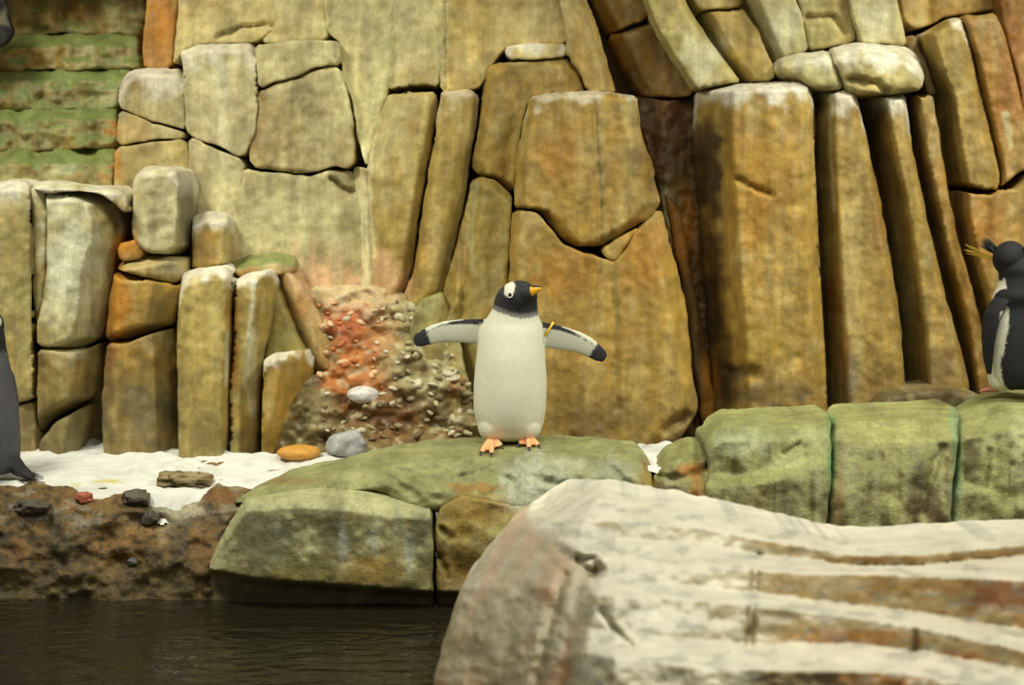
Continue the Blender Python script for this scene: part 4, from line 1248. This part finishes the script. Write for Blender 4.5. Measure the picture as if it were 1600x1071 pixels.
def beak(root, base, f, up, s, L, r, mat, tip_black=True):
    """curved bill: lower and upper half; the culmen ridge and tip are a dark sub-part"""
    base = V3(base)

    def half(name, k0, k1, rr, off, par, mt, seg=16, droop=.10):
        bm = bmesh.new(); rings = []
        for i in range(9):
            k = k0 + (k1 - k0) * i / 8
            c = base + f * (L * k) + up * (off - droop * L * k * k)
            q = rr * max(0.0, 1 - k) ** .62 + .0012
            rings.append((c, s * q * .72, up * q))
        ring_mesh(bm, rings, seg)
        bmesh.ops.recalc_face_normals(bm, faces=bm.faces)
        for v in bm.verts: v.co -= base
        me = bpy.data.meshes.new(name); bm.to_mesh(me); bm.free()
        me.polygons.foreach_set('use_smooth', np.ones(len(me.polygons), bool))
        return link_mesh(name, me, mt, par, base)
    b = half('beak', -.15, 1.0, r, 0, root, mat)
    if tip_black:
        half('beak_ridge', .55, 1.05, r * .7, r * .34, b, M_BLACK, droop=.13)
    return b


# --- 1: gentoo with spread flippers on the ledge
hA, _ = hit('ledge', 768, 694); hB, _ = hit('ledge', 824, 692)
YP = (hA.y + hB.y) / 2 + .03
S = YP / F
g1 = empty('gentoo_penguin', Wv(797, 700, YP))
base1 = g1.location.copy()
tag(g1, 'penguin with both flippers spread wide, white belly facing front, standing on the ledge', 'penguin')


def loc(px, py, dy=0.0):
    return V3(((px - 797) * S, dy, (700 - py) * S))


bm = bmesh.new()
rows = [(688, 30, 28, 797, 6), (682, 43, 40, 797, 5), (672, 49, 46, 797, 4), (660, 53, 50, 797, 2), (640, 56.5, 53, 796.5, 0), (615, 57.5, 54, 797, -1), (590, 57, 53, 797.5, -1), (560, 54.5, 51, 798, 0),
        (535, 52.5, 47, 799, 2), (515, 50, 43, 800, 4), (503, 46, 39, 801, 5), (494, 41, 37, 802, 5), (485, 37, 35, 803.5, 4), (476, 35, 35, 805, 2), (466, 33, 34, 806, 0), (455, 29, 30, 807, -1), (447, 21, 22, 808, -2)]
def smooth_rows(rows, n=70):
    A = np.array(rows, float); t = np.arange(len(A)); tt = np.linspace(0, len(A) - 1, n)
    i = np.clip(tt.astype(int), 0, len(A) - 2); f = (tt - i)[:, None]
    p0, p1, p2, p3 = A[np.maximum(i - 1, 0)], A[i], A[i + 1], A[np.minimum(i + 2, len(A) - 1)]
    return .5 * (2 * p1 + (p2 - p0) * f + (2 * p0 - 5 * p1 + 4 * p2 - p3) * f ** 2 + (3 * p1 - p0 - 3 * p2 + p3) * f ** 3)


ring_mesh(bm, [(loc((cx), y, cy * S), V3((hw * S, 0, 0)), V3((0, hd * S, 0))) for (y, hw, hd, cx, cy) in smooth_rows(rows).tolist()], 48)
hf, hs, hu = head_frame(math.radians(38), math.radians(24))
hc = loc(807, 465, -4 * S)
ellipsoid(bm, hc, (hf * 36 * S, hs * 32 * S, hu * 28 * S))
ellipsoid(bm, hc + hf * 26 * S - hu * 2 * S, (hf * 18 * S, hs * 17 * S, hu * 15 * S))
# thighs
for tx in (769, 824):
    ellipsoid(bm, loc(tx, 664, -5 * S), (V3((23 * S, 0, 0)), V3((0, 36 * S, 0)), V3((0, 0, 27 * S))))
# tail behind
ring_mesh(bm, [(loc(797, 676, 34 * S), V3((22 * S, 0, 0)), V3((0, 6 * S, 8 * S))), (loc(797, 690, 62 * S), V3((16 * S, 0, 0)), V3((0, 4 * S, 4 * S))), (loc(797, 697, 84 * S), V3((6 * S, 0, 0)), V3((0, 2 * S, 2 * S)))], 14)
# flippers
FL = [loc(x, y, dy * S) for (x, y, dy) in [(768, 516, 6), (752, 516, 6), (735, 516, 5), (715, 516, 6), (695, 517, 8), (678, 521, 10), (664, 526, 12), (653, 531, 13), (646, 534.5, 14)]]
FR = [loc(x, y, dy * S) for (x, y, dy) in [(832, 520, 6), (848, 521, 6), (862, 524, 5), (882, 528, 6), (902, 533, 8), (918, 540, 10), (930, 548, 12), (940, 555, 13), (947, 560.5, 14)]]
FW = [x * S for x in (18, 19.5, 19.5, 18.5, 17, 15.5, 13.5, 11.5, 7)]
FT = [x * S for x in (7, 6, 5, 4.5, 4, 3.6, 3.3, 3, 2.4)]
ring_mesh(bm, flipper_rings(FL, FW, FT, (0, 0, 1)), 22)
ring_mesh(bm, flipper_rings(FR, FW, FT, (0, 0, 1)), 22)


def nearest_on(P, path):
    best = np.full(len(P), 1e9); arc = np.zeros(len(P)); acc = 0
    tot = sum((path[i + 1] - path[i]).length for i in range(len(path) - 1))
    for i in range(len(path) - 1):
        a = np.array(path[i]); b = np.array(path[i + 1]); ab = b - a
        t = np.clip(((P - a) @ ab) / (ab @ ab), 0, 1)
        d = np.linalg.norm(P - a - t[:, None] * ab, axis=1)
        m = d < best
        best = np.where(m, d, best); arc = np.where(m, (acc + t * np.linalg.norm(ab)) / tot, arc)
        acc += np.linalg.norm(ab)
    return best, arc


def head_pattern(c, P, hc, hf, hs, hu, sp='gentoo'):
    D = P - np.array(hc)
    a, b, u = D @ np.array(hf), D @ np.array(hs), D @ np.array(hu)
    r = np.sqrt(a * a + b * b + u * u) + 1e-9
    return a / r, b / r, u / r


def col_g1(P, N):
    px = P[:, 0] / S + 797; py = 700 - P[:, 2] / S
    jit_ = fbm(P[:, 0] * 260, P[:, 1] * 260, P[:, 2] * 120, 3)
    c = np.tile(WHT, (len(P), 1))
    c = c * (1 + .03 * fbm(P[:, 0] * 60, P[:, 1] * 60, P[:, 2] * 40, 3))[:, None]
    # dark back
    c = mix(c, BLK, sstep(.002, .012, P[:, 1] - .075 * sstep(480, 560, py) - .005 + .004 * jit_) * sstep(-.1, .25, N[:, 1]))
    # warm soiling low on the belly
    c = mix(c, lin((176, 160, 84)), .7 * sstep(1.2, .2, np.hypot((px - 798) / 18, (py - 688) / 12)))
    # head
    bound = np.interp(px, [760, 772, 790, 812, 830, 846], [478, 481, 488, 494, 493, 489]) + 1.6 * jit_
    hd = sstep(bound + .8, bound - .8, py)
    c = mix(c, GRY, hd)
    c = mix(c, BLK, sstep(bound - 3, bound - 11, py))
    a, b, u = head_pattern(c, P, hc, hf, hs, hu)
    ab = np.abs(b)
    # white patch: from just above each eye narrowing over the crown
    mid = np.interp(u, [0, .15, .4, .6, .9, 1], [.56, .54, .54, .46, .22, .16])
    wid = np.interp(u, [0, .15, .4, .6, .9, 1], [.15, .23, .22, .21, .19, .12])
    pt = sstep(wid + .04, wid - .04, np.abs(a - mid + .2 * (b > 0)) + .03 * jit_) * sstep(.02, .10, u + .03 * jit_) * sstep(.08, .16, np.abs(b))
    c = mix(c, WHT, pt)
    sp_ = (fbm(P[:, 0] * 300, P[:, 1] * 300, P[:, 2] * 300, 2) > 1.02) & (u > -.1) & (py < 470)
    c = mix(c, WHT, .7 * sp_)
    # flippers
    for path, sg in ((FL, -1), (FR, 1)):
        d, arc = nearest_on(P, path)
        on = (sg * (px - 798) > 50) & (d < 22 * S)
        back = N[:, 1] > .15
        fc = np.tile(lin((186, 186, 166)), (len(P), 1))
        tipb = sstep(.78, .82, arc + .02 * jit_)
        path_y = np.interp(arc, np.linspace(0, 1, len(path)), [p.z for p in path])
        wv = np.interp(arc, np.linspace(0, 1, len(FW)), FW)
        rel = (P[:, 2] - path_y) / wv
        lead = sstep(.52, .66, rel + .18 * (.30 - arc) * 2 + .06 * jit_) * sstep(.62, .50, arc)
        lead2 = sstep(.72, .85, rel + .1 * jit_) * sstep(.1, .4, jit_ + .15)
        fc = mix(fc, BLK, np.maximum.reduce([tipb, lead, .8 * lead2 * (arc > .5)]))
        fc = mix(fc, WHT, sstep(.90, .97, rel) * (arc < .8) * (arc > .35))
        fc = np.where(back[:, None], BLK, fc)
        c = np.where(on[:, None], fc, c)
        # black shoulder strip where the flipper leaves the body
        c = mix(c, BLK, sstep(.004, .012, P[:, 1] + .006) * (sg * (px - 799) > 43) * (py < 545) * (py > 492) * (~on))
    return c


body_object('body', bm, g1, col_g1, .0036, 10)
beak(g1, base1 + hc + hf * 29 * S - hu * 2.5 * S - hs * 3 * S, (hf + hs * .22).normalized(), hu, hs, 33 * S, 9.6 * S, M_BEAK)
for sg in (-1, 1):
    dn = (hf * (.56 if sg < 0 else .34) + hs * sg * .83 - hu * .01).normalized()
    p = hc + hf * dn.dot(hf) * 36 * S + hs * dn.dot(hs) * 32.5 * S + hu * dn.dot(hu) * 28 * S
    if sg > 0: p = hc + (p - hc) * .90
    eye(g1, base1 + p, dn, 3.4 * S)
tipsA = [hit('ledge', x, y)[0] + V3((0, 0, .010)) for (x, y) in ((752, 712), (768, 714), (784, 702))]
tipsB = [hit('ledge', x, y)[0] + V3((0, 0, .010)) for (x, y) in ((811, 699), (827, 705), (842, 701))]
foot(g1, hA + V3((0, 0, .022)), tipsA, M_SKIN)
foot(g1, hB + V3((0, 0, .022)), tipsB, M_SKIN)


# yellow flipper band: a thin loop round the root of the right-hand flipper
def band(root, c, axis, wdir, rw, rt, wdt, mat):
    axis = V3(axis).normalized(); wd = V3(wdir); wd = (wd - axis * axis.dot(wd)).normalized(); td = axis.cross(wd)
    bm = bmesh.new(); n = 30; L = []
    for i in range(n):
        t = 2 * math.pi * i / n
        d = wd * math.cos(t) * rw + td * math.sin(t) * rt
        o_ = (wd * math.cos(t) + td * math.sin(t)) * .0018
        L.append([bm.verts.new(d - axis * wdt - o_), bm.verts.new(d + axis * wdt - o_), bm.verts.new(d + axis * wdt + o_), bm.verts.new(d - axis * wdt + o_)])
    for i in range(n):
        for j in range(4):
            bm.faces.new((L[i][j], L[(i + 1) % n][j], L[(i + 1) % n][(j + 1) % 4], L[i][(j + 1) % 4]))
    bmesh.ops.recalc_face_normals(bm, faces=bm.faces)
    me = bpy.data.meshes.new('flipper_band'); bm.to_mesh(me); bm.free()
    o = link_mesh('flipper_band', me, mat, root, c)
    o['label'] = 'yellow identification band'
    return o


band(g1, base1 + loc(857.5, 513, 5 * S), (.84, 0, -.55), (.55, 0, .84), 13.5 * S, 9.5 * S, 1.7 * S, M_BAND)


# --- 2: gentoo at the left edge, facing left, flippers down
def standing_penguin(name, px, py, Y, hpx, label, yaw, kind, head_az=0.0, head_pitch=0.0):
    """local frame: forward -Y; unit = 1/100 of the height, then scaled"""
    root = empty(name, Wv(px, py, Y))
    root.rotation_euler = (0, 0, 0)
    tag(root, label, 'penguin')
    h = hpx * Y / F
    u_ = h / 100.0
    R = Matrix.Rotation(yaw, 3, 'Z')

    def L_(x, y, z): return R @ V3((x * u_, y * u_, z * u_))
    bm = bmesh.new()
    rows = [(4, 10, 10, 2), (7, 15, 14, 2), (13, 18, 17, 1), (22, 19.5, 18.5, 0), (34, 19.5, 18.5, -.5), (46, 18.5, 17, -.5), (56, 17, 15, 0), (64, 14.5, 13, 1), (70, 12, 11.5, 1.5), (76, 10.5, 10.5, 1.5), (82, 10.5, 10.5, 1), (88, 10.2, 10.4, 0)]
    if kind != 'gentoo':
        rows = [(z, hw + 3.2 * (62 < z < 84), hd + 3 * (62 < z < 84), cy) for (z, hw, hd, cy) in rows]
    ring_mesh(bm, [(L_(0, cy, z), R @ V3((hw * u_, 0, 0)), R @ V3((0, hd * u_, 0))) for (z, hw, hd, cy) in smooth_rows(rows, 60).tolist()], 40)
    hf, hs, hu = head_frame(head_az, head_pitch)
    hf, hs, hu = R @ hf, R @ hs, R @ hu
    hc = L_(0, -1, 88) + (V3((-5 * u_, 0, 0)) if kind != 'gentoo' else V3((0, 0, 0)))
    ellipsoid(bm, hc, (hf * 13 * u_, hs * 11 * u_, hu * 11.5 * u_))
    ellipsoid(bm, hc + hf * 9 * u_ - hu * 1.5 * u_, (hf * 7 * u_, hs * 5.5 * u_, hu * 5.5 * u_))
    for sx in (-1, 1):
        ellipsoid(bm, L_(sx * 9, -5, 11), (R @ V3((8 * u_, 0, 0)), R @ V3((0, 9 * u_, 0)), V3((0, 0, 9 * u_))))
    # tail
    ring_mesh(bm, [(L_(0, 12, 13), R @ V3((9 * u_, 0, 0)), R @ V3((0, 3 * u_, 5 * u_))), (L_(0, 20, 6), R @ V3((7 * u_, 0, 0)), R @ V3((0, 1.5 * u_, 3 * u_))), (L_(0, 27, 2), R @ V3((4 * u_, 0, 0)), R @ V3((0, .8 * u_, 1.4 * u_)))], 14)
    paths = []
    for sx in (-1, 1):
        if kind == 'gentoo':
            pts = [(15, 2, 63), (18.5, 2.5, 58), (20.5, 3, 50), (21.5, 4, 42), (22, 5, 34), (22, 6, 27), (21.5, 7, 22)]
        else:
            pts = [(13, 0, 64), (18, -1, 60), (23, -2, 53), (25, -2.5, 44), (25.5, -3, 34), (24.5, -3.5, 24), (22.5, -4, 14)]
        pth = [L_(sx * x, y, z) for (x, y, z) in pts]
        ring_mesh(bm, flipper_rings(pth, [x * u_ for x in (6, 7, 7, 6.3, 5.2, 4, 2)], [x * u_ for x in (2.6, 2.2, 2, 1.8, 1.6, 1.3, .9)], R @ V3((0, 1, 0))), 18)
        paths.append(pth)
    Ri = np.array(R.inverted())

    def colf(P, N):
        Q = P @ Ri.T / u_; NQ = N @ Ri.T
        j = fbm(P[:, 0] * 200, P[:, 1] * 200, P[:, 2] * 100, 3)
        dark = lin((88, 88, 92)) if kind == 'gentoo' else lin((34, 34, 37))
        c = np.tile(WHT, (len(P), 1))
        ang = np.degrees(np.arctan2(np.abs(Q[:, 0]), -(Q[:, 1])))
        lim = np.interp(Q[:, 2], [5, 20, 40, 60, 75], [72, 78, 82, 76, 60]) if kind == 'gentoo' else np.interp(Q[:, 2], [5, 20, 30, 45, 60, 75], [100, 96, 104, 110, 106, 94])
        dk = sstep(lim - 3, lim + 3, ang + 3 * j)
        c = mix(c, dark, dk)
        c = c * (1 + .10 * fbm(P[:, 0] * 120, P[:, 1] * 120, P[:, 2] * 50, 3))[:, None]
        hz = 74 + 2 * j
        c = mix(c, BLK if kind == 'gentoo' else lin((30, 30, 33)), sstep(hz - 1, hz + 1, Q[:, 2]))
        if kind == 'gentoo':
            a, b, u = head_pattern(c, P, hc, hf, hs, hu)
            wid = np.interp(u, [.0, .2, .5, .8, 1.0], [.2, .42, .38, .24, .14])
            c = mix(c, WHT, sstep(wid + .05, wid - .05, np.abs(a + .12)) * sstep(.0, .12, u))
        for pth in paths:
            d, arc = nearest_on(P, pth)
            on = (d < 8.5 * u_) & (np.abs(Q[:, 0]) > (19.2 if kind == 'gentoo' else 20.6 - 5 * sstep(50, 62, Q[:, 2])))
            c = np.where(on[:, None], dark * .9, c)
            if kind != 'gentoo':   # white trailing rim of the flipper
                c = mix(c, WHT, on * sstep(5.2, 6.4, Q[:, 1] + 1.2) * (arc < .6) * (Q[:, 2] < 55))
        # tail and rump
        c = mix(c, lin((46, 46, 48)), sstep(15, 18, Q[:, 1]) * sstep(20, 10, Q[:, 2]))
        return c
    body_object('body', bm, root, colf, .0045, 5)
    b0 = root.location
    beak(root, b0 + hc + hf * 13.5 * u_ - hu * 1.5 * u_, hf, hu, hs, 12 * u_, 3 * u_, M_BEAK, kind == 'gentoo')
    for sg in (-1, 1):
        dn = (hf * .4 + hs * sg + hu * .1).normalized()
        p = hc + hf * dn.dot(hf) * 13 * u_ + hs * dn.dot(hs) * 11.2 * u_ + hu * dn.dot(hu) * 11.5 * u_
        eye(root, b0 + p, dn, 1.2 * u_, kind == 'gentoo')
    return root, R, u_, L_, (hc, hf, hs, hu)


g2, R2, u2, L2, _h = standing_penguin('gentoo_penguin', -19, 751, ysnow(751), 277, 'grey-backed penguin cut off by the left edge, standing on snow with its back turned right', -math.pi / 2 - .15, 'gentoo', math.radians(66), .0)
b0 = g2.location
for sx in (-1, 1):
    foot(g2, b0 + L2(sx * 9, -4, 2.5), [b0 + L2(sx * 9 + dx, -4 - dy, .9) for dx, dy in ((-5, 12), (0, 14), (5, 12))], M_SKIN)
for k in range(7):   # stiff tail feathers fanning out to the ground
    t = (k - 3) / 3
    cone('tail_feather', b0 + L2(t * 5, 16, 8 - abs(t)), b0 + L2(t * 9, 33 - 3 * abs(t), 1.2 + .6 * (k % 2)), .011, M_DARKFEATHER, g2, .15, flat=.4)

# --- 3: rockhopper at the right edge, seen from behind
hC, _ = hit('l3', 1600, 622)
g3, R3, u3, L3, (hc3, hf3, hs3, hu3) = standing_penguin('rockhopper_penguin', 1587, 616, hC.y, 242, 'black-backed penguin with yellow crest plumes, cut off by the right edge on the green ledge', math.radians(-143), 'rockhopper', math.radians(-62), .05)
b0 = g3.location
for sx in (-1, 1):
    foot(g3, b0 + L3(sx * 8, -8, 2.5), [b0 + L3(sx * 8 + dx, -8 - dy, .9) for dx, dy in ((-5, 11), (0, 13), (5, 11))], M_PINKSKIN)
for sg in (-1, 1):
    rt = b0 + hc3 + hs3 * sg * 10.5 * u3 + hu3 * 2 * u3
    for k in range(13):     # long yellow plumes swept out and up
        q = (k - 6) / 6
        cone('crest_plume', rt + hf3 * (2 + q) * u3 - hu3 * 3 * u3, rt + hs3 * sg * (11 + 8 * random.random()) * u3 - hf3 * (3 + 3 * q) * u3 + hu3 * (4 + 3.5 * q) * u3, .0055, M_CREST, g3, .08, flat=.6)
    for k in range(22):    # black spiky crown feathers
        q = random.uniform(-1, 1)
        cone('crown_spike', rt + hu3 * random.uniform(0, 4) * u3 + hf3 * (3 * q) * u3 - hs3 * sg * 3 * u3, rt + hs3 * sg * (3 + 7 * random.random()) * u3 + hu3 * (6 + 7 * random.random()) * u3 + hf3 * (-2 + 4 * q) * u3, .0042, M_DARKFEATHER, g3, .06)
